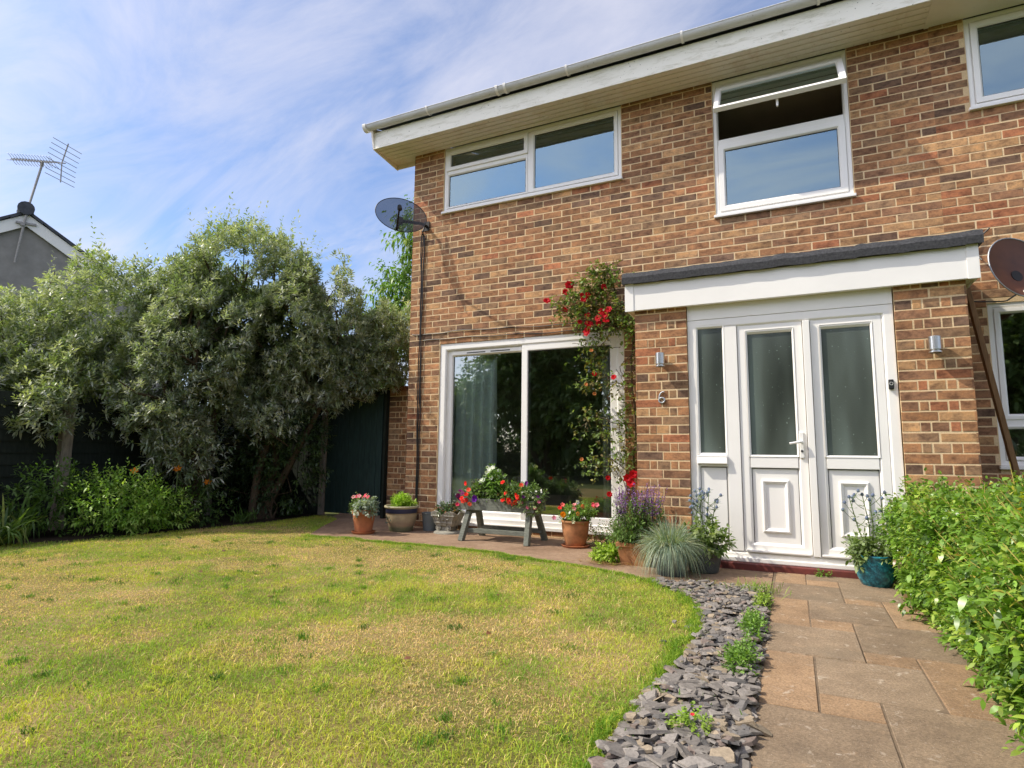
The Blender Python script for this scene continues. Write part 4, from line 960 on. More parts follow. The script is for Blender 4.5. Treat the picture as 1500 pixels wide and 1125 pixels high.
mb.build('crown', M['matleaf'], bv, smooth=True)
mb = MB(); limbs(mb, rng, (-4.2, -1.9, -.02), [(-3.7, -1.4, 2.4), (-4.7, -2.2, 2.3), (-5.3, -2.5, 2.2), (-3.4, -2.0, 1.9)], .06); mb.build('trunk', M['bark'], bv, smooth=True)
DK = [(.05, .085, .03), (.07, .11, .035), (.04, .07, .03)]
for loc, blobs, n_, lab, L, Wd, cols in (((-2.05, -.15, 0), [((-2.05, -.05, 1.0), (.8, .42, .95), 1700), ((-2.55, -.1, .9), (.5, .4, .8), 700)], 4, 'dark glossy evergreen shrub under the tall grey-green bush', .07, .026, DK),
                                        ((-2.5, -.95, 0), [((-2.45, -1.0, .75), (.38, .35, .5), 170)], 4, 'silvery young shrub in the bed in front of the fence', .11, .026, GREY)):
    t = thing('border_shrub', loc, lab, 'shrub'); P, Dd = blob_shoots(rng, blobs, bias=.45, zmin=.05); mb = MB(); shoot_leaves(mb, rng, P, Dd, n_, .14, L, Wd, .3, cols); mb.build('crown', M['matleaf' if L > .1 else 'glossleaf'], t, smooth=True)
    mb = MB(); limbs(mb, rng, (loc[0], loc[1], -.01), [b[0] + rng.normal(0, .15, 3) for b in blobs for _ in range(5)], .018); mb.build('stem', M['bark'], t, smooth=True)
lh = thing('laurel_hedge', (-3.4, 1.7, 0), 'dark leafy hedge behind the board fence, glimpsed under the big bush', 'hedge')
P, Dd = blob_shoots(rng, [((x, 1.7, 1.25), (.75, .45, 1.3), 420) for x in (-5.6, -4.9, -4.2, -3.5, -2.8, -2.2)], bias=.5, gap=.2, zmin=.05); mb = MB(); shoot_leaves(mb, rng, P, Dd, 3, .2, .13, .05, .3, DK); mb.build('foliage', M['glossleaf'], lh, smooth=True)
# cherry tree behind the gate
ct = thing('cherry_tree', (-1.6, 3.4, 0), 'tree with fresh hanging green leaves behind the corner of the house', 'tree')
P, Dd = blob_shoots(rng, [((-2.1, 3.2, 5.05), (.55, .6, .62), 170), ((-2.55, 3.0, 4.05), (.42, .5, .62), 150), ((-1.9, 3.2, 3.8), (.7, .7, .9), 260), ((-1.2, 3.6, 4.8), (.9, .8, 1.0), 260), ((-2.6, 2.9, 3.0), (.8, .6, .8), 420), ((-1.9, 2.6, 2.4), (1.0, .6, .8), 420)], bias=.5, up=.2, gap=.36)
mb = MB(); shoot_leaves(mb, rng, P, Dd, 4, .26, .12, .048, .75, [(.13, .25, .035), (.17, .29, .05), (.10, .20, .03), (.22, .30, .07)], .8); mb.build('crown', M['leaf'], ct, smooth=True)
mb = MB(); limbs(mb, rng, (-1.6, 3.4, -.05), [(-2.1, 3.2, 5.2), (-2.6, 3.0, 4.2), (-1.2, 3.6, 5.0), (-1.9, 3.2, 3.9)], .09); mb.build('trunk', M['bark'], ct, smooth=True)

# ------------------------------------------------------------------ flower bed plants
def strap_clump(name, loc, n, L, W, label, cat, cols, group=None, spread=.5, droop=.75, flowers=None, m='leaf'):
    t = thing(name, (*loc, 0), label, cat, group); a = rng.uniform(0, 6.28, n); tilt = rng.uniform(.15, 1.0, n)*spread*1.6
    P = np.stack([loc[0] + rng.normal(0, .07, n), loc[1] + rng.normal(0, .07, n), np.full(n, .01)], 1)
    d = np.stack([np.cos(a)*tilt, np.sin(a)*tilt, np.ones(n)], 1); c = np.array(cols)[rng.integers(0, len(cols), n)]*rng.uniform(.75, 1.2, (n, 1))
    mb = MB(); mb.leaves(P, d, L*rng.uniform(.6, 1.15, n), W*rng.uniform(.8, 1.2, n), droop*rng.uniform(.3, 1.1, n), c, rows=6, fold=.25); mb.build('foliage', M[m], t, smooth=True)
    return t
STR = [(.10, .18, .035), (.15, .24, .05), (.075, .14, .03), (.22, .26, .07)]
strap_clump('crocosmia_clump', (-2.35, -3.0), 150, .62, .020, 'clump of long arching strap leaves at the far left lawn edge', 'plant', STR, 'strap leaved clumps in the bed')
strap_clump('crocosmia_clump', (-2.72, -2.7), 110, .70, .022, 'clump of strap leaves close to the fence post', 'plant', STR, 'strap leaved clumps in the bed', .4)
strap_clump('crocosmia_clump', (-1.98, -.62), 70, .34, .014, 'low dark strap leaved tuft at the shaded lawn edge before the grey bush', 'plant', STR[:1] + STR[2:3], 'strap leaved clumps in the bed')
strap_clump('crocosmia_clump', (-2.05, .2), 70, .36, .014, 'low strap leaved tuft beside the gate post', 'plant', STR[:1] + STR[2:3], 'strap leaved clumps in the bed')
def petals(mb, c, ax, r, n, col, layers=1, cup=.5, w=.8, rngl=rng):
    ax = np.array(ax, float); ax /= np.linalg.norm(ax); a = np.cross(ax, (.3, .5, .81)); a /= np.linalg.norm(a); b = np.cross(ax, a); c = np.array(c, float)
    for l in range(layers):
        f = 1 - l*.27; an = np.arange(n)*2*math.pi/n + l*.6 + rngl.uniform(0, 1); cu = cup + l*.45
        rad = np.cos(an)[:, None]*a + np.sin(an)[:, None]*b; d = unit(rad + ax*cu)
        mb.leaves(np.repeat(c[None], n, 0) + rad*r*.04, d, np.full(n, r*f), np.full(n, r*w*f), np.full(n, .05), np.array(col)*rngl.uniform(.75, 1.2, (n, 1)), U=np.repeat(ax[None], n, 0), rows=3, fold=.25)
dl = strap_clump('daylily', (-2.35, -1.30), 90, .55, .02, 'daylily with orange flowers in the bed below the bush', 'plant', STR)
dl2 = dl
for p in ((-2.22, -1.38, .66), (-2.12, -1.05, .50), (-2.42, -1.75, .64)):
    mb = MB(); mb.tube([(-2.35+.3*(p[0]+2.35), -1.3+.3*(p[1]+1.3), 0), (p[0], p[1], p[2]-.02)], .005, 5); mb.build('flower_stem', M['stem'], dl)
    mb = MB(); petals(mb, p, (.4, -.6, .7), .062, 6, (.85, .25, .015), 1, .7, .5); mb.build('flower', M['petal'], dl, smooth=True)
def leafy(name, loc, blobs, label, cat, L, W, cols, pairs=4, slen=.12, droop=.25, group=None, m='leaf', zmin=.02, bias=.45, up=.6, parent=None, pname='foliage', gap=.24):
    t = parent or thing(name, loc, label, cat, group); P, Dd = blob_shoots(rng, blobs, bias=bias, up=up, gap=gap, gscale=11, zmin=zmin); mb = MB(); shoot_leaves(mb, rng, P, Dd, pairs, slen, L, W, droop, cols)
    mb.build(pname, M[m], t, smooth=True); return t
BRT = [(.24, .40, .06), (.31, .47, .09), (.17, .31, .045), (.36, .48, .13)]
t = leafy('phlox_bush', (-2.35, -2.0, 0), [((-2.30, -1.98, .32), (.40, .46, .36), 480), ((-2.12, -1.65, .22), (.28, .35, .26), 220)], 'bright green bushy plant filling the bed by the lawn', 'plant', .065, .020, BRT)
leafy('border_plant', (-2.55, -2.5, 0), [((-2.65, -2.45, .42), (.3, .3, .34), 200)], 'mid green leafy plant between strap leaves and fence', 'plant', .08, .022, [(.08, .15, .03), (.11, .19, .04)])
leafy('border_plant', (-2.2, -1.1, 0), [((-2.25, -1.05, .25), (.3, .35, .28), 220)], 'dark green leafy plant at the bed edge beside the orange daylily', 'plant', .06, .02, [(.06, .11, .03), (.09, .15, .035)])

# ------------------------------------------------------------------ hedge on the right of the path
hg = thing('privet_hedge', (5.7, -2.6, 0), 'bright green clipped hedge with yellow shoots along the right of the path', 'hedge')
rng = np.random.default_rng(77); n = 12500
def hedge_top(x, y): return .58 + .16*np.clip((x-4.95)/.7, 0, 1) + .17*(fbm(x*2.6, y*2.6, 4, 4)-.5)*2 - .10*np.clip((y+1.35)/.4, 0, 1) + .06*np.clip((-y-2)/1.5, 0, 1)
def hedge_face(y, z): return 4.90 + .12*(fbm(y*2.6+5, z*3.2, 8, 4)-.5)*2 - .05*np.sin(np.clip(z/.6, 0, 1)*math.pi) + .16*np.clip((z-.45)/.25, 0, 1)**2
m1 = int(n*.52); y = rng.uniform(-4.6, -.97, m1); z = rng.uniform(.02, .72, m1); x = hedge_face(y, z) + np.abs(rng.normal(0, .055, m1))
P1 = np.stack([x, y, z], 1); D1 = unit(np.stack([-np.ones(m1), rng.normal(0, .5, m1), rng.normal(.35, .45, m1)], 1))
k = z < hedge_top(x+.12, y); P1, D1 = P1[k], D1[k]
m2 = n - m1; x = rng.uniform(4.9, 6.5, m2); y = rng.uniform(-4.6, -.97, m2); z = hedge_top(x, y) - np.abs(rng.normal(0, .05, m2))
P2 = np.stack([x, y, z], 1); D2 = unit(np.stack([rng.normal(-.15, .45, m2), rng.normal(0, .45, m2), np.ones(m2)], 1))
m3_ = 800; x = rng.uniform(4.95, 6.5, m3_); z = rng.uniform(.05, .6, m3_); y = -.99 - np.abs(rng.normal(0, .04, m3_)); P3 = np.stack([x, y, z], 1); D3 = unit(np.stack([rng.normal(0, .4, m3_), np.ones(m3_), rng.normal(.3, .4, m3_)], 1))
HC = [(.14, .255, .03), (.19, .32, .045), (.085, .17, .02), (.30, .40, .06), (.155, .28, .035)]
mb = MB(); PP_ = np.concatenate([P1, P2, P3]); DD_ = np.concatenate([D1, D2, D3])
gp = fbm(PP_[:, 0]*6+PP_[:, 1]*5, PP_[:, 2]*7-PP_[:, 1]*6, 61, 3); kk = gp > .40; PP_, DD_ = PP_[kk], DD_[kk]; PP_ = PP_ + DD_*rng.normal(0, .035, (len(PP_), 1))
sz = rng.random(len(PP_)); old = rng.random(len(PP_)) < .035
for lo_, hi_, L_, W_ in ((0, .45, .038, .017), (.45, .8, .047, .021), (.8, 1.01, .058, .026)):
    k = (sz >= lo_) & (sz < hi_) & ~old; shoot_leaves(mb, rng, PP_[k], DD_[k], 3, .08, L_, W_, .22, HC, .85, rows=3, fold=.22, jitter=.32)
shoot_leaves(mb, rng, PP_[old], DD_[old], 2, .06, .045, .02, .3, [(.42, .30, .04), (.38, .36, .05), (.22, .13, .05)], .9, fold=.2, jitter=.35)
# inner leaves close the gaps, painted darker for the hedge's inner shade
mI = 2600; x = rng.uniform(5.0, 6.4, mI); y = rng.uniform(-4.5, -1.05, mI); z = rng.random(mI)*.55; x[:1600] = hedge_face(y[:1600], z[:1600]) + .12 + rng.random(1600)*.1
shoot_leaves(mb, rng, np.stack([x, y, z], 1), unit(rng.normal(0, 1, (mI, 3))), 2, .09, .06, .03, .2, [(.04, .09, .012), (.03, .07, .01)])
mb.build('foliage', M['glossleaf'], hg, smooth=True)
mb = MB(); st = MB(); nz = 330
x = 4.95 + 1.5*rng.random(nz); y = rng.uniform(-4.4, -1.05, nz); z = hedge_top(x, y) - .08
Pn = np.stack([x, y, z], 1); Dn = unit(np.stack([rng.normal(-.1, .3, nz), rng.normal(.1, .3, nz), np.ones(nz)], 1)); ln = rng.uniform(.08, .20, nz) + .12*(rng.random(nz) < .25)*np.clip((x-5)/.5, 0, 1)
nf = 190; yf = rng.uniform(-4.2, -1.1, nf); zf = rng.uniform(.2, .62, nf); Pf = np.stack([hedge_face(yf, zf)+.05, yf, zf], 1); Df = unit(np.stack([-.55*np.ones(nf), rng.normal(.25, .35, nf), rng.normal(.75, .2, nf)], 1))
Pn = np.concatenate([Pn, Pf]); Dn = np.concatenate([Dn, Df]); ln = np.concatenate([ln, rng.uniform(.10, .18, nf)])
for p, d, l in zip(Pn, Dn, ln): st.tube([p-d*.10, p+d*l*.5, p+d*l+[0, 0, .01]], [.0028, .0024, .0012], 5)
shoot_leaves(mb, rng, Pn, Dn, 5, .16, .036, .014, .1, [(.24, .38, .05), (.30, .40, .07), (.20, .34, .045)], .8, fold=.2)
mb.build('young_shoots', M['glossleaf'], hg, smooth=True); st.build('shoot_stems', M['ystem'], hg, smooth=True)
mb = MB()
for i in range(150):
    b = np.array([rng.uniform(5.05, 6.3), rng.uniform(-4.4, -1.1), 0]); e = b + [rng.normal(-.05, .12), rng.normal(0, .12), rng.uniform(.4, .62)]; mb.tube([b, (b+e)/2 + rng.normal(0, .03, 3), e], [.009, .006, .003], 5)
mb.build('branches', M['bark'], hg, smooth=True)
mb = MB(); flat('hedge_soil', [(4.93, -7), (6.6, -7), (6.6, -.98), (4.93, -.98)], .018, M['soil'])
# ------------------------------------------------------------------ pots
rng = np.random.default_rng(5)
def soil_disc(parent, c, r, z):
    mb = MB(); mb.lathe([(0, 0), (r*.5, .006), (r, 0)], (c[0], c[1], z), 20); mb.build('compost', M['soil'], parent)
def spheres(mb, pts, r, col, n=6):
    for p in pts:
        mb.lathe([(.001, -r), (r*.75, -r*.65), (r, 0), (r*.75, r*.65), (.001, r)], tuple(p), n, col*rng.uniform(.8, 1.2) if isinstance(col, np.ndarray) else col)
# 1 terracotta pot with pink flowers
c = (-.03, -.70); p1 = thing('flower_pot', (*c, 0), 'terracotta pot of pink flowers standing nearest the green gate', 'potted plant')
mb = MB(); mb.lathe([(.001, .03), (.088, .03), (.092, .035), (.122, .215), (.126, .216), (.131, .222), (.135, .262), (.131, .268), (.120, .266), (.116, .225), (.08, .05)], (*c, 0), 36); mb.build('pot', M['terracotta'], p1, smooth=False, bevel=.002)
mb = MB(); mb.lathe([(.001, .0), (.110, .0), (.128, .028), (.131, .032), (.126, .033), (.108, .010), (.001, .010)], (*c, 0), 36); mb.build('saucer', M['terracotta'], p1)
soil_disc(p1, c, .118, .245)
leafy('x', None, [((c[0]-.05, c[1]+.0, .30), (.08, .09, .09), 90), ((c[0]-.08, c[1]-.04, .27), (.06, .06, .05), 50)], '', '', .035, .012, [(.14, .22, .05), (.18, .25, .07)], parent=p1, slen=.06, zmin=.25)
leafy('x', None, [((c[0]+.09, c[1]-.05, .31), (.09, .07, .07), 46), ((c[0]+.03, c[1]-.10, .285), (.06, .05, .04), 24)], '', '', .055, .030, [(.34, .38, .34), (.40, .44, .40), (.25, .32, .24)], parent=p1, slen=.06, pname='silver_foliage', m='matleaf', zmin=.22)
mb = MB(); 
for k in range(8):
    a = rng.uniform(0, 6.28); q = np.array([c[0]-.02+.10*math.cos(a)*rng.random(), c[1]+.09*math.sin(a)*rng.random(), .39+.03*rng.random()])
    if k < 3: q = np.array([c[0]+(-.11, -.04, .09)[k], c[1]-.05, (.395, .41, .40)[k]])
    mb = MB(); mb.tube([(c[0], c[1], .26), q], .002, 4, (.2, .3, .1)); petals(mb, q, (rng.normal(.2, .4), -.7, .6), .028, 5, (.80, .09, .14) if k % 3 else (.85, .35, .38), 1, .4, .9); mb.build('flower', M['petal'], p1, smooth=True)
mb = MB(); mb.box((c[0]-.028, c[1]-.146, .212), (c[0]+.050, c[1]-.143, .252)); o = mb.build('plant_label', M['label'], p1); 
# 2 stoneware pot with lime plant
c = (.20, -.33); p2 = thing('flower_pot', (*c, 0), 'wide stoneware pot with blue band and lime green plant by the house corner', 'potted plant')
TAN = (.42, .34, .22); GRN = (.17, .18, .11); BLU = (.035, .045, .11); RIM = (.48, .44, .28); BR = (.38, .28, .19)
prof = [(.001, 0, GRN), (.118, 0, GRN), (.125, .008, GRN), (.140, .05, GRN), (.152, .085, BR), (.168, .14, TAN), (.176, .19, TAN), (.1765, .212, TAN), (.1785, .213, BLU), (.1795, .262, BLU), (.180, .263, RIM), (.193, .270, RIM), (.196, .284, RIM), (.190, .292, RIM), (.172, .288, RIM), (.165, .26, BR), (.14, .1, BR)]
mb = MB(); mb.lathe([(a, b) for a, b, _ in prof], (*c, 0), 44, cols=[k for *_, k in prof]); pt = mb.build('pot', M['glaze'], p2, smooth=True)
mb = MB()
for k in range(16):
    a = R(-118) + rng.normal(0, .16); z = .13 + rng.normal(.02, .03); r = .1665 + .10*(z-.13) + .004; q = np.array([c[0]+r*math.cos(a), c[1]+r*math.sin(a), z]); d = unit(np.array([-math.sin(a)*rng.normal(0, 1), math.cos(a)*rng.normal(0, 1), rng.normal(.1, .8)]))
    mb.leaves(q[None], d[None], np.array([.032]), np.array([.016]), np.array([0.]), np.array([[.10, .14, .11]]), U=np.array([[math.cos(a), math.sin(a), 0]]))
mb.build('leaf_motif', M['glaze'], pt)
soil_disc(p2, c, .168, .268)
leafy('x', None, [((c[0]+.01, c[1], .30), (.13, .13, .10), 620)], '', '', .030, .012, [(.34, .50, .05), (.42, .56, .08), (.26, .42, .04)], parent=p2, slen=.045, zmin=.275, pairs=3)
# 3 small grey bucket behind
c = (.46, -.13); b3 = thing('grey_bucket', (*c, 0), 'small grey plastic bucket half hidden behind the blue banded pot', 'bucket')
mb = MB(); mb.lathe([(.001, 0), (.075, 0), (.078, .004), (.096, .195), (.101, .197), (.102, .208), (.094, .208), (.074, .01), (.001, .01)], (*c, 0), 32); mb.build('body', M['greyplastic'], b3, smooth=False)
an = np.linspace(0, math.pi, 13); mb = MB(); mb.tube(np.stack([c[0]+.1*np.cos(an), np.full(13, c[1]-.01) - .075*np.sin(an), .200-.03*np.sin(an)], 1), .003, 6); mb.build('handle', M['steel'], b3)
# 4 cast stone cart planter
c = np.array([.74, -.20]); s4 = thing('stone_planter', (*c, 0), 'pale cast stone cart planter with little wheels and a low plant', 'planter')
mb = MB(); mb.lathe([(.001, 0), (.150, 0), (.158, .008), (.150, .024), (.11, .034), (.001, .036)], (*c, 0), 36); mb.build('base', M['stone'], s4)
mb = MB(); m = 44; V = []
for z, hx_, hy_ in ((.085, .105, .075), (.095, .118, .085), (.15, .136, .098), (.205, .160, .116), (.235, .170, .124), (.238, .155, .108), (.18, .12, .09)):
    for k in range(m):
        a = 2*math.pi*k/m; ca, sa = math.cos(a), math.sin(a); s_ = (abs(ca)**8 + abs(sa)**8)**(-1/8)
        zz = z + (.016*math.cos(a*6) if z > .2 else 0); V.append((c[0]+hx_*ca*s_, c[1]+hy_*sa*s_, zz))
mb.add(V, np.array([(i*m+k, i*m+(k+1) % m, (i+1)*m+(k+1) % m, (i+1)*m+k) for i in range(6) for k in range(m)])); mb.add(V[:m], [tuple(range(m))]); mb.box((c[0]-.07, c[1]-.06, .034), (c[0]+.07, c[1]+.06, .09))
for px in np.linspace(-.12, .12, 4):
    mb.bar((c[0]+px*.85, c[1]-.089, .10), (c[0]+px*1.12, c[1]-.117, .21), .012, .008, up=(1, 0, 0))
mb.bar((c[0]-.12, c[1]-.094, .125), (c[0]+.12, c[1]-.094, .125), .012, .014); mb.bar((c[0]-.15, c[1]-.116, .20), (c[0]+.15, c[1]-.116, .20), .012, .014)
for px in (-.06, 0, .06): mb.lathe([(.001, -.008), (.013, -.004), (.016, 0), (.013, .004), (.001, .008)], (c[0]+px, c[1]-.106, .162), 10)
mb.build('trough', M['stone'], s4, bevel=.003)
for px, py in ((-.075, -1), (.055, -1), (-.075, 1), (.055, 1)):
    y0 = c[1] + py*.075; mb = MB(); an = np.linspace(0, 2*math.pi, 17); mb.tube(np.stack([c[0]+px+.026*np.cos(an), np.full(17, y0), .066+.026*np.sin(an)], 1), .008, 8, cap=False); mb.tube([(c[0]+px, y0-.014, .066), (c[0]+px, y0+.012, .066)], .012, 10)
    for k in range(3): a = k*math.pi/3; mb.bar((c[0]+px-.024*math.cos(a), y0, .066-.024*math.sin(a)), (c[0]+px+.024*math.cos(a), y0, .066+.024*math.sin(a)), .008, .007, up=(0, 1, 0))
    mb.build('wheel', M['stone'], s4)
mb = MB(); mb.add([(c[0]-.14, c[1]-.1, .212), (c[0]+.14, c[1]-.1, .212), (c[0]+.14, c[1]+.1, .212), (c[0]-.14, c[1]+.1, .212)], [(0, 1, 2, 3)]); mb.build('compost', M['soil'], s4)
leafy('x', None, [((c[0], c[1], .235), (.14, .10, .075), 130)], '', '', .05, .022, [(.05, .11, .035), (.07, .14, .045), (.16, .20, .13), (.20, .10, .05)], parent=s4, slen=.05, zmin=.21, pairs=3, m='glossleaf')
# 5 timber trough on splayed legs
T0, T1, F0, F1 = 1.105, 1.955, -.60, -.29
tr = thing('trough_planter', (1.53, -.45, 0), 'weathered wooden trough on splayed legs full of red and white flowers', 'planter')
mb = MB(); z0, z1 = .312, .430
mb.box((T0, F0, z0), (T1, F0+.022, z1)); mb.box((T0, F1-.022, z0), (T1, F1, z1)); mb.box((T0+.003, F0+.022, z0+.002), (T0+.025, F1-.022, z1-.003)); mb.box((T1-.025, F0+.022, z0+.002), (T1-.003, F1-.022, z1-.003)); mb.box((T0+.025, F0+.022, z0+.003), (T1-.025, F1-.022, z0+.022))
mb.build('box', M['greywood'], tr, bevel=.004)
for x, xb in ((1.205, 1.172), (1.880, 1.905)):
    for y, yb in ((-.53, -.645), (-.35, -.185)):
        mb = MB(); mb.bar((x, y, .311), (xb, yb, .0), .052, .060, up=(0, 1, 0)); mb.build('leg', M['greywood'], tr, bevel=.004)
    mb = MB(); mb.bar((x+.004, -.56, .290), (x+.004, -.31, .290), .05, .042); mb.build('bearer', M['greywood'], tr, bevel=.003)
for y in (-.52, -.30):
    mb = MB(); mb.bar((1.19, y-.045 if y < -.4 else y+.04, .105), (1.90, y-.045 if y < -.4 else y+.04, .105), .028, .045); mb.build('stretcher', M['greywood'], tr, bevel=.003)
mb = MB(); mb.add([(T0+.02, F0+.02, .405), (T1-.02, F0+.02, .405), (T1-.02, F1-.02, .405), (T0+.02, F1-.02, .405)], [(0, 1, 2, 3)]); mb.build('compost', M['soil'], tr)
GB = [(.11, .19, .04), (.15, .24, .05), (.08, .14, .035)]
leafy('x', None, [((1.28, -.46, .47), (.15, .14, .09), 120), ((1.62, -.48, .47), (.22, .14, .09), 170), ((1.84, -.48, .46), (.13, .15, .09), 150)], '', '', .045, .022, GB, parent=tr, slen=.07, zmin=.40)
leafy('x', None, [((1.33, -.44, .52), (.10, .08, .10), 60)], '', '', .06, .03, [(.07, .075, .05), (.10, .10, .06)], parent=tr, slen=.07, zmin=.40, pname='dark_foliage', m='matleaf')
leafy('x', None, [((1.45, -.47, .56), (.07, .07, .15), 80)], '', '', .07, .03, [(.15, .27, .05), (.19, .32, .07)], parent=tr, slen=.08, zmin=.40, pname='tall_foliage', up=1)
leafy('x', None, [((1.88, -.52, .42), (.13, .13, .10), 150), ((1.95, -.55, .36), (.06, .08, .10), 50)], '', '', .028, .012, [(.22, .30, .12), (.28, .36, .16)], parent=tr, slen=.06, zmin=.30, pname='trailing_foliage')
def fl(parent, q, col, r, n=6, layers=2, cup=.6, name='flower', w=.85, ax=None):
    mb = MB(); petals(mb, q, ax or (rng.normal(.3, .4), -.8, rng.normal(.4, .3)), r, n, col, layers, cup, w); mb.build(name, M['petal'], parent, smooth=True)
RED = (.80, .03, .018)
for cx_, cz_, k in ((1.225, .46, 8), (1.64, .45, 7), (1.76, .465, 10)):
    for _ in range(k): fl(tr, (cx_+rng.normal(0, .038), -.615+rng.normal(0, .03), cz_+rng.normal(0, .055)), RED if rng.random() < .75 else (.85, .12, .06), .030, 6, 2, .5)
for _ in range(14): fl(tr, (1.44+rng.normal(0, .05), -.50+rng.normal(0, .04), .70+rng.normal(0, .04)), (.80, .80, .68), .026, 5, 1, .4)
for _ in range(4): fl(tr, (1.37+rng.normal(0, .025), -.54, .60+rng.normal(0, .02)), (.75, .78, .70), .024, 5, 1, .4)
for q in ((1.10, -.60, .45), (1.13, -.61, .42), (1.17, -.62, .47), (1.12, -.58, .49)): fl(tr, q, (.16, .012, .10), .032, 5, 1, .5, w=1)
for q in ((1.315, -.63, .41), (1.305, -.62, .44)): fl(tr, q, (.14, .01, .30), .034, 5, 1, .5, w=1)
for q in ((1.10, -.60, .36), (1.175, -.625, .405)): fl(tr, q, (.55, .02, .08), .028, 5, 1, .5, w=1)
for q in ((1.83, -.5, .60), (1.81, -.47, .585), (1.85, -.62, .47), (1.82, -.63, .43), (1.98, -.56, .47), (2.0, -.55, .43)): fl(tr, q, (.22, .03, .26), .022, 5, 1, .5)
for _ in range(14): fl(tr, (1.92+rng.normal(0, .06), -.55+rng.normal(0, .04), .50+rng.normal(0, .03)), (.78, .78, .72), .013, 5, 1, .3)
for q in ((1.97, -.60, .36), (1.90, -.625, .37), (2.0, -.58, .42), (1.84, -.63, .41)): fl(tr, q, (.75, .18, .30), .022, 5, 1, .4)
# 6 rustic pot with mixed flowers
c = (2.33, -.45); p6 = thing('flower_pot', (*c, 0), 'rounded rustic terracotta pot of mixed flowers right of the trough', 'potted plant')
mb = MB(); mb.lathe([(.001, .022), (.090, .022), (.096, .03), (.112, .09), (.125, .15), (.131, .20), (.132, .235), (.136, .238), (.136, .255), (.128, .258), (.120, .25), (.09, .05)], (*c, 0), 40, wob=.006); mb.build('pot', M['rustic'], p6, smooth=True)
mb = MB(); mb.lathe([(.001, 0), (.118, 0), (.134, .02), (.138, .026), (.132, .028), (.112, .010), (.001, .010)], (*c, 0), 36); mb.build('saucer', M['terracotta'], p6)
soil_disc(p6, c, .122, .24)
leafy('x', None, [((c[0], c[1], .30), (.14, .12, .07), 210), ((c[0]+.13, c[1]-.03, .34), (.07, .06, .06), 60)], '', '', .035, .014, [(.16, .28, .05), (.21, .33, .07), (.12, .22, .04)], parent=p6, slen=.06, zmin=.245)
for q, col in (((-.13, -.08, .37), RED), ((-.11, -.06, .40), (.85, .16, .14)), ((.02, -.10, .375), (.80, .28, .30)), ((.0, -.02, .40), (.80, .25, .28)), ((.09, -.06, .395), (.85, .20, .12)), ((.20, -.05, .42), (.85, .10, .16)), ((.235, -.05, .415), (.82, .20, .25)), ((.185, -.02, .40), (.85, .12, .14)), ((-.18, -.10, .28), (.85, .30, .45)), ((.06, -.12, .33), (.85, .32, .12))):
    fl(p6, (c[0]+q[0], c[1]+q[1], q[2]), col, .027, 5, 1, .45)
fl(p6, (c[0]-.085, c[1]-.12, .315), (.90, .33, .01), .034, 10, 3, .3); fl(p6, (c[0]+.03, c[1]-.03, .43), (.7, .72, .8), .026, 5, 1, .4); fl(p6, (c[0]-.01, c[1]-.12, .335), (.72, .72, .62), .022, 5, 1, .4); fl(p6, (c[0]+.03, c[1]-.136, .255), (.60, .60, .40), .022, 5, 1, .3)
# 7 salvia in a square terracotta pot by the left pier
c = (3.06, -1.06); p7 = thing('salvia_pot', (*c, 0), 'purple flower spikes in a square clay pot at the left pier', 'potted plant')
mb = MB(); V = []
for z, h in ((0, .095), (.15, .120), (.15, .128), (.185, .130), (.185, .115), (.10, .10)): V += [(c[0]-h, c[1]-h, z), (c[0]+h, c[1]-h, z), (c[0]+h, c[1]+h, z), (c[0]-h, c[1]+h, z)]
mb.add(V, np.array([(i*4+k, i*4+(k+1) % 4, i*4+4+(k+1) % 4, i*4+4+k) for i in range(5) for k in range(4)])); mb.build('pot', M['rustic'], p7, bevel=.004)
mb = MB(); mb.add([(c[0]-.11, c[1]-.11, .165), (c[0]+.11, c[1]-.11, .165), (c[0]+.11, c[1]+.11, .165), (c[0]-.11, c[1]+.11, .165)], [(0, 1, 2, 3)]); mb.build('compost', M['soil'], p7)
leafy('x', None, [((c[0]+.03, c[1]-.01, .32), (.19, .15, .17), 420), ((c[0]-.04, c[1]-.03, .20), (.15, .13, .09), 120)], '', '', .040, .013, [(.12, .20, .05), (.16, .25, .07), (.09, .15, .04)], parent=p7, slen=.09, zmin=.16, up=.9)
for k in range(52):
    b = np.array([c[0]+rng.uniform(-.15, .20), c[1]+rng.uniform(-.13, .08), .40]); top = b + np.array([rng.normal(.0, .02)+.16*(b[0]-c[0]), rng.normal(0, .02), rng.uniform(.16, .27)]); mb = MB(); mb.tube([b - [0, 0, .12], b, top], [.0022, .002, .001], 4, (.14, .10, .12))
    m = 26; t = rng.random(m); a = rng.uniform(0, 6.28, m); q = b + (top-b)*t[:, None]; d = np.stack([np.cos(a), np.sin(a), np.full(m, .7)], 1)
    mb.leaves(q, d, .024*(1.1-.6*t), .013*(1.1-.5*t), np.full(m, .1), np.array([(.32, .15, .50), (.40, .21, .58), (.22, .09, .33)])[rng.integers(0, 3, m)]*rng.uniform(.8, 1.3, (m, 1))); mb.build('flower_spike', M['petal'], p7, smooth=True)
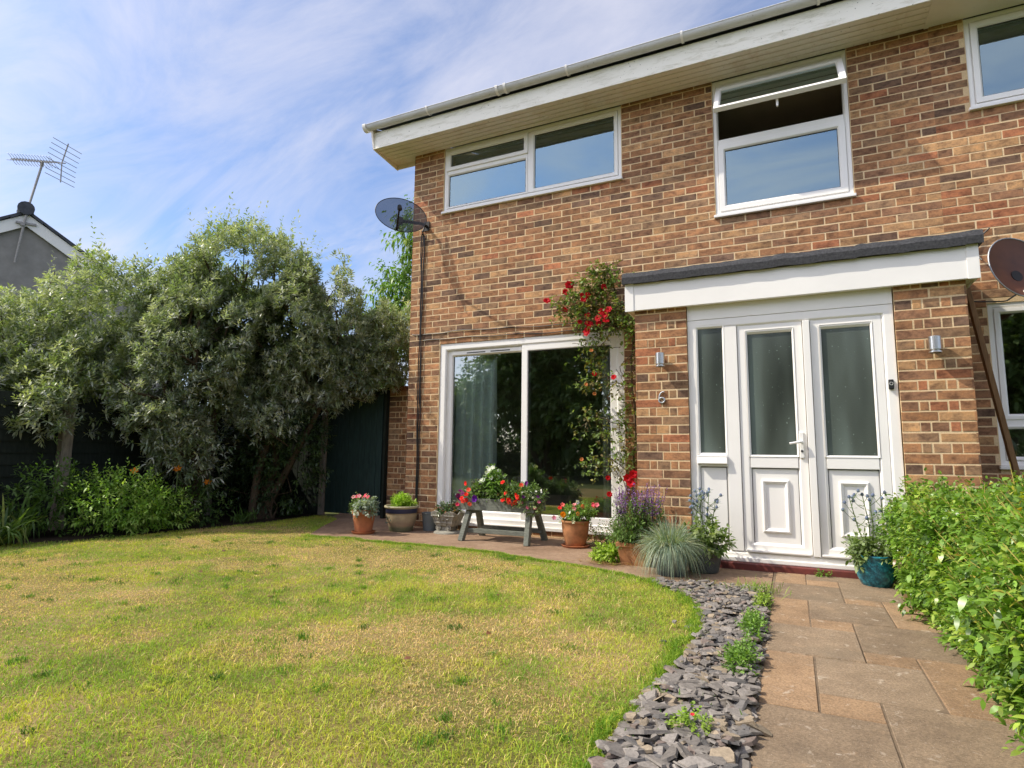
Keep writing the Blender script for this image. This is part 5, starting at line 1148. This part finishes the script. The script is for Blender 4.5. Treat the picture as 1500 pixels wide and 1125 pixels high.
# 8 blue fescue
c = (3.40, -1.36); p8 = thing('fescue_pot', (*c, 0), 'blue grey tufted grass spilling over its pot before the door', 'potted plant')
mb = MB(); mb.lathe([(.001, 0), (.095, 0), (.10, .01), (.125, .17), (.135, .175), (.135, .195), (.122, .195), (.1, .05)], (*c, 0), 32); mb.build('pot', M['darkblue'], p8, smooth=False); soil_disc(p8, c, .122, .18)
n = 2100; a = rng.uniform(0, 6.28, n); ti = rng.random(n)**.7*1.5; L = rng.uniform(.22, .42, n); cc = np.array([(.30, .37, .29), (.24, .32, .24), (.38, .43, .30), (.42, .42, .25), (.19, .27, .20)])[rng.integers(0, 5, n)]*rng.uniform(.75, 1.15, (n, 1))
rr = .06*np.sqrt(rng.random(n)); P = np.stack([c[0]+rr*np.cos(a), c[1]+rr*np.sin(a), np.full(n, .18)], 1); d = np.stack([np.cos(a)*ti, np.sin(a)*ti, np.full(n, .9)], 1)
mb = MB(); mb.leaves(P, d, L, np.full(n, .0032), rng.uniform(.35, 1.05, n)*(.4+.55*ti), cc, rows=6, fold=.2); mb.build('blades', M['matleaf'], p8, smooth=True)
# 9/10 sea holly pots
def sea_holly(t, c, z, stems, h, lean):
    for k in range(stems):
        a = rng.uniform(0, 6.28); b = np.array([c[0]+.04*math.cos(a), c[1]+.04*math.sin(a), z]); top = b + np.array([lean[0]*rng.uniform(-1, 1)+.03*math.cos(a), lean[1]*rng.uniform(-1, 1), h*rng.uniform(.78, 1.05)])
        mb = MB(); mid = (b+top)/2 + rng.normal(0, .012, 3); mb.tube([b, mid, top], [.0058, .0042, .0026], 6); heads = [top]
        for j in range(5):
            s = b + (top-b)*rng.uniform(.45, .92); an = rng.uniform(0, 6.28); e = s + np.array([math.cos(an)*rng.uniform(.05, .12), math.sin(an)*.05, rng.uniform(.04, .11)]); mb.tube([s, (s+e)/2 + [0, 0, -.008], e], [.0026, .002, .0016], 5); heads.append(e)
        st_ = mb.build('stem', M['stem'], t, smooth=True)
        for e in heads:
            mb = MB(); e = np.array(e); mb.lathe([(.001, -.012), (.009, -.008), (.011, 0), (.008, .010), (.001, .015)], tuple(e), 8, np.array([.17, .21, .34])*rng.uniform(.8, 1.3))
            m = 11; an = np.arange(m)*2*math.pi/m; mb.leaves(np.repeat(e[None]-[0, 0, .008], m, 0), np.stack([np.cos(an), np.sin(an), rng.uniform(-.1, .7, m)], 1), rng.uniform(.025, .045, m), np.full(m, .0055), np.zeros(m), np.array([(.30, .34, .36)])*rng.uniform(.7, 1.2, (m, 1))); mb.build('thistle_head', M['matleaf'], st_)
        mb = MB()
        for s_ in (.3, .5, .65, .8):
            q = b + (top-b)*s_; m = 5; an = rng.uniform(0, 6.28, m); mb.leaves(np.repeat(q[None], m, 0), np.stack([np.cos(an), np.sin(an), np.full(m, .4)], 1), np.full(m, .05), np.full(m, .012), np.full(m, .2), np.array([(.22, .28, .16)])*rng.uniform(.8, 1.2, (m, 1)))
        mb.build('stem_leaves', M['matleaf'], st_)
c = (3.60, -1.12); p9 = thing('sea_holly_pot', (*c, 0), 'dark blue pot of spiky blue thistles behind the tufted grass', 'potted plant')
mb = MB(); mb.lathe([(.001, 0), (.10, 0), (.11, .02), (.128, .10), (.130, .17), (.137, .18), (.135, .195), (.122, .192), (.10, .05)], (*c, 0), 36); mb.build('pot', M['darkblue'], p9, smooth=True); soil_disc(p9, c, .122, .18)
leafy('x', None, [((c[0]+.02, c[1]-.02, .23), (.16, .14, .11), 130)], '', '', .06, .028, [(.15, .23, .06), (.20, .28, .09), (.25, .30, .13)], parent=p9, slen=.08, zmin=.15); sea_holly(p9, c, .18, 5, .46, (.10, .05))
c = (4.735, -1.075); p10 = thing('sea_holly_pot', (*c, 0), 'speckled turquoise pot of spiky thistles between door and hedge', 'potted plant')
mb = MB(); mb.lathe([(.001, 0), (.078, 0), (.086, .006), (.112, .06), (.129, .13), (.132, .175), (.128, .20), (.135, .206), (.137, .217), (.130, .220), (.119, .212), (.11, .10)], (*c, 0), 44); mb.build('pot', M['blue'], p10, smooth=True); soil_disc(p10, c, .120, .195)
leafy('x', None, [((c[0], c[1], .235), (.15, .13, .07), 120), ((c[0]-.10, c[1]-.06, .20), (.06, .06, .06), 26)], '', '', .055, .024, [(.20, .27, .10), (.26, .33, .14), (.14, .20, .07)], parent=p10, slen=.08, zmin=.14); sea_holly(p10, c, .20, 4, .46, (.09, .04))

# ------------------------------------------------------------------ climbing rose
rs = thing('climbing_rose', (2.83, -.12, 0), 'red climbing rose trained up the wall between patio door and porch', 'climbing rose')
LP = np.array([[2.556,2.805],[2.445,2.745],[2.592,2.69],[2.384,2.679],[2.66,2.72],[2.217,2.587],[2.369,2.57],[2.517,2.553],[2.062,2.491],[2.255,2.434],[2.442,2.379],[2.625,2.397],[2.14,2.371],[2.33,2.28],[2.514,2.227],[2.695,2.282],[2.765,2.205],[2.366,2.131],[2.55,2.116],[2.836,2.269],[2.476,1.979],[2.35,1.915],[2.438,1.838],[2.401,1.733],[2.51,1.692],[2.326,1.594],[2.30,2.50],[2.45,2.48],[2.60,2.50],[2.38,2.40],[2.56,2.33],[2.80,2.15],[2.74,2.25],[2.82,2.05],[2.46,2.63],[2.52,2.74],[2.2,2.45],
    [2.616,1.582],[2.686,1.51],[2.362,1.275],[2.287,1.171],[2.506,1.238],[2.612,1.167],[2.681,1.064],[2.505,1.065],[2.754,1.336],[2.786,1.199],[2.714,.929],[2.431,.804],[2.574,.86],[2.747,.795],[2.819,1.064],[2.642,.726],[2.373,.755],[2.796,.929],[2.80,1.45],[2.82,1.65],[2.79,1.80],[2.81,.80],[2.763,.463],[2.76,1.25],[2.72,1.12]])
wt = np.where(LP[:, 1] > 2.1, 28, 13); base = np.repeat(np.stack([LP[:, 0], np.full(len(LP), -.15), LP[:, 1]], 1), wt, 0); n = len(base)
P = base + rng.normal(0, 1, (n, 3))*np.where(base[:, 2:3] > 2.1, [.075, .055, .06], [.062, .05, .065]); P[:, 1] = np.minimum(P[:, 1], -.03)
RL = [(.13, .20, .05), (.17, .25, .06), (.10, .15, .04), (.21, .27, .08), (.24, .22, .06), (.16, .13, .05)]
mb = MB(); shoot_leaves(mb, rng, P, unit(rng.normal(0, .7, (n, 3)) + [0, -.4, .3]), 2, .055, .047, .028, .25, RL, .9, fold=.15); mb.build('foliage', M['leaf'], rs, smooth=True)
mb = MB()
for pts, r in (([(2.83, -.10, 0), (2.80, -.07, .6), (2.84, -.06, 1.2), (2.80, -.07, 1.8), (2.84, -.08, 2.15), (2.66, -.10, 2.24), (2.45, -.12, 2.20)], .013), ([(2.87, -.09, 0), (2.86, -.06, .8), (2.88, -.06, 1.5), (2.84, -.07, 2.1), (2.68, -.1, 2.45), (2.58, -.13, 2.85), (2.75, -.12, 2.90)], .011),
               ([(2.84, -.07, 2.1), (2.55, -.12, 2.35), (2.3, -.15, 2.48), (1.98, -.16, 2.52)], .009), ([(2.82, -.07, 1.2), (2.65, -.12, 1.2), (2.45, -.15, 1.28), (2.28, -.17, 1.16)], .006), ([(2.82, -.07, 1.6), (2.6, -.12, 1.62), (2.35, -.16, 1.6)], .006),
               ([(2.8, -.07, .7), (2.6, -.13, .84), (2.4, -.16, .77)], .006), ([(2.66, -.10, 2.24), (2.5, -.13, 2.0), (2.38, -.15, 1.75)], .006), ([(2.86, -.06, .2), (2.72, -.10, .6), (2.62, -.13, .75)], .006), ([(2.45, -.12, 2.2), (2.3, -.14, 2.3), (2.17, -.16, 2.6)], .007), ([(2.82, -.08, 1.9), (2.70, -.1, 1.8), (2.74, -.1, 1.5)], .005)):
    p = np.array(pts); tt = np.linspace(0, len(p)-1, 8*(len(p)-1)); q = np.stack([np.interp(tt, np.arange(len(p)), p[:, k]) for k in range(3)], 1) + rng.normal(0, .006, (len(tt), 3)); mb.tube(q, np.linspace(r, r*.45, len(tt)), 6)
for i in rng.choice(n, 140, replace=False): mb.tube([P[i] + rng.normal(0, .07, 3), P[i]], [.003, .002], 4)
mb.build('stem', M['bark'], rs, smooth=True)
for x, z, r in ((2.186, 2.67, .055), (2.147, 2.602, .04), (1.93, 2.52, .048), (2.135, 2.405, .036), (2.348, 2.497, .042), (2.385, 2.535, .04), (2.325, 2.545, .032), (2.562, 2.61, .036), (2.541, 2.345, .045), (2.612, 2.358, .045), (2.502, 2.279, .04), (2.582, 2.245, .045), (2.50, 2.225, .04), (2.575, 2.312, .045), (2.40, 2.225, .052), (2.387, 2.150, .056), (2.30, 2.261, .03), (2.388, 2.325, .035), (2.454, 1.705, .034), (2.661, 1.66, .034), (2.787, .663, .05), (2.82, .612, .05), (2.841, .698, .05), (2.587, .658, .030), (2.60, .498, .034)):
    mb = MB(); petals(mb, (x, -.215, z), (rng.normal(.3, .25), -.85, rng.normal(.3, .25)), r, 7, (.52, .008, .016), 3, .35, 1.0); mb.build('flower', M['petal'], rs, smooth=True)
for x, z in ((2.36, 1.60), (2.31, .835), (2.42, 1.95), (2.45, 1.50)):
    mb = MB(); petals(mb, (x, -.20, z), (.3, -.8, .4), .026, 6, (.55, .20, .06), 2, .6, .9); mb.build('faded_bloom', M['petal'], rs, smooth=True)

# ------------------------------------------------------------------ ground cover and weeds
WG = [(.15, .27, .04), (.20, .33, .06), (.11, .21, .03)]
leafy('lime_groundcover', (2.86, -1.10, 0), [((2.87, -1.08, .05), (.14, .10, .07), 150)], 'low lime green plant sprouting at the foot of the clay pot', 'plant', .05, .022, [(.30, .42, .05), (.36, .48, .08)], slen=.06, zmin=.005)
mb = MB(); m = 130; a = rng.uniform(0, 6.28, m); mb.leaves(np.stack([2.84+rng.normal(0, .10, m), -1.20+rng.normal(0, .035, m), np.full(m, .012)], 1), np.stack([np.cos(a), np.sin(a)*.5, rng.uniform(0, .2, m)], 1), rng.uniform(.06, .15, m), np.full(m, .004), np.full(m, .03), np.array([(.34, .20, .09)])*rng.uniform(.6, 1.2, (m, 1))); tag(mb.build('dry_clippings', M['matleaf'], origin=(2.84, -1.2, 0)), 'little heap of brown dead leaves under the lime green plant', 'dead leaves')
leafy('creeping_plant', (2.62, -.24, 0), [((2.60, -.22, .08), (.28, .12, .10), 200)], 'small leaved creeping plant below the patio door sill beside the rose', 'plant', .03, .015, [(.10, .16, .04), (.15, .21, .06), (.22, .13, .07)], slen=.07, zmin=.01)
leafy('foliage_clump', (2.90, -.50, 0), [((2.88, -.45, .16), (.16, .18, .18), 170)], 'mixed green plants growing at the foot of the rose', 'plant', .045, .018, [(.12, .19, .04), (.17, .25, .06), (.20, .14, .07)], slen=.09, zmin=.01)
for i, (x, y, sx, sy, nn, lab) in enumerate(((4.055, -2.08, .03, .18, 70, 'yellow green weed at the path edge, farthest of three from the camera'), (4.035, -2.62, .05, .22, 150, 'leafy weed growing at the path edge halfway along the slate strip'), (4.02, -3.16, .06, .20, 150, 'leafy weed at the path edge nearest the front of the slate strip'))):
    leafy('weed', (x, y, 0), [((x, y, .025), (sx, sy, .035), nn)], lab, 'weed', .026, .012, WG if i else [(.26, .36, .05), (.20, .31, .05)], slen=.035, zmin=.008, group='weeds along the path edge', gap=.2)
leafy('small_weed', (4.42, -.945, 0), [((4.42, -.945, .02), (.05, .02, .025), 16)], 'tiny weed sprouting at the foot of the red door step', 'weed', .022, .014, WG, slen=.03, zmin=.006, gap=.1)
w5 = leafy('small_weed', (3.93, -3.93, 0), [((3.93, -3.90, .035), (.05, .045, .03), 36)], 'small round leaved weed with a red flower in the slate', 'weed', .018, .013, [(.24, .36, .05), (.30, .42, .07)], slen=.03, zmin=.02, gap=.1)
mb = MB(); petals(mb, (3.935, -3.92, .075), (0, -.3, .9), .009, 5, (.7, .03, .05), 1); mb.build('flower', M['petal'], w5)
strap_clump('grass_tuft', (4.00, -1.72), 170, .13, .004, 'tuft of wild grass where the patio meets the path', 'grass tuft', [(.20, .30, .05), (.26, .34, .07)], 'grass tufts in the slate', .7, .5)
strap_clump('grass_tuft', (3.72, -1.66), 60, .07, .004, 'thin line of grass at the far end of the slate', 'grass tuft', [(.20, .30, .05)], 'grass tufts in the slate', .9, .5)
strap_clump('grass_tuft', (3.85, -3.62), 14, .06, .006, 'few green blades poking up through the middle of the slate', 'grass tuft', [(.13, .26, .04)], 'grass tufts in the slate', .4, .2)
strap_clump('grass_tuft', (3.86, -3.98), 12, .05, .006, 'few green blades in the slate beside the round leaved weed', 'grass tuft', [(.13, .26, .04)], 'grass tufts in the slate', .4, .2)
FL = None
for i in range(13):
    x, y = [(-1.2, -2.35), (-1.05, -2.1), (-1.35, -2.5), (-.2, -2.3), (1.1, -2.0), (1.9, -3.6), (2.6, -2.6), (.4, -3.0), (2.9, -3.3), (1.4, -3.3), (2.75, -3.8), (-1.5, -1.95), (2.2, -1.9)][i]
    mb = MB(); a = rng.uniform(0, 6.28); mb.leaves(np.array([[x, y, .026]]), np.array([[math.cos(a), math.sin(a), .12]]), np.array([rng.uniform(.03, .05)]), np.array([.024]), np.array([.1]), np.array([(.20, .085, .045)])*rng.uniform(.7, 1.2), fold=.3)
    tag(mb.build('fallen_leaf', M['matleaf'], origin=(x, y, .02)), 'small brown fallen leaf lying on the lawn', 'leaf', 'fallen leaves scattered on the lawn')
mb = MB(); petals(mb, (2.68, -4.80, .024), (0, -.2, 1), .010, 5, (.55, .02, .08), 1, .3); tag(mb.build('fallen_petal', M['petal'], origin=(2.68, -4.80, .02)), 'crimson petals fallen on the grass at the near edge of the lawn', 'petal')

# ------------------------------------------------------------------ the far side of the garden, seen in the glass
rng = np.random.default_rng(99)
def big_tree(x, y, h, r, label, cols):
    t = thing('garden_tree', (x, y, 0), label, 'tree', 'trees mirrored in the windows'); bl = [((x+rng.normal(0, r*.5), y+rng.normal(0, r*.4), h*f), (r*.75, r*.7, h*.20), 620) for f in (.3, .42, .5, .6, .7, .8)]
    P, Dd = blob_shoots(rng, bl, gap=.22, gscale=.9, bias=.5); mb = MB(); shoot_leaves(mb, rng, P, Dd, 3, .5, .30, .15, .4, cols); mb.build('crown', M['leaf'], t, smooth=True)
    mb = MB(); limbs(mb, rng, (x, y, -.05), [b[0] for b in bl], .16); mb.build('trunk', M['bark'], t, smooth=True)
DG = [(.18, .26, .09), (.24, .33, .11), (.12, .20, .06)]
big_tree(-4.9, -16.5, 7.2, 2.0, 'dark leafy tree reflected beside the patio door mullion', DG); big_tree(-2.5, -17.5, 8.6, 2.9, 'tall dark tree reflected in the right patio pane', DG); big_tree(1.2, -16.2, 7.0, 2.4, 'dark tree reflected behind the rose in the glass', DG)
big_tree(-11.0, -18.5, 4.2, 2.2, 'low round tree reflected at the left of the patio door', DG); big_tree(5.2, -15.5, 6.2, 2.3, 'dark tree reflected in the front door panes', DG); big_tree(9.5, -16.0, 6.4, 2.4, 'dark tree reflected in the neighbouring window', DG)
pm = thing('palm_tree', (-9.2, -15.0, 0), 'palm reflected in the upper left of the patio glass', 'palm'); mb = MB(); mb.tube([(-9.2, -15, 0), (-9.15, -15, 1.8), (-9.2, -15, 3.3)], [.2, .16, .14], 10); mb.build('trunk', M['bark'], pm)
mb = MB()
for k in range(26):
    a = rng.uniform(0, 6.28); e = rng.uniform(-.1, 1.2); tt = np.linspace(0, 1, 22); rad = 1.9*tt*math.cos(e*.8); zz = 3.3 + 1.9*tt*math.sin(e) - 1.5*tt**2; C = np.stack([-9.2+rad*math.cos(a), -15+rad*math.sin(a), zz], 1); mb.tube(C[::3], .012, 4, (.10, .14, .05))
    sd = np.array([-math.sin(a), math.cos(a), 0]); f = np.array([math.cos(a), math.sin(a), 0])
    for sg in (1, -1): mb.leaves(C, np.repeat((sd*sg*.8 + f*.6)[None], 22, 0), .5*(1.05-tt*.7), np.full(22, .03), np.full(22, .35), np.array([(.06, .10, .03)])*rng.uniform(.8, 1.2, (22, 1)))
mb.build('frond', M['leaf'], pm, smooth=True)

bh_ = thing('boundary_hedge', (-2, -19.5, 0), 'dark hedge across the far end of the garden, mirrored low in the glass', 'hedge')
P, Dd = blob_shoots(rng, [((x, -19.5, 1.0), (2.4, .7, 1.1), 330) for x in range(-20, 17, 2)], gap=.2, zmin=.05); mb = MB(); shoot_leaves(mb, rng, P, Dd, 3, .5, .30, .16, .3, DG); mb.build('foliage', M['leaf'], bh_, smooth=True)
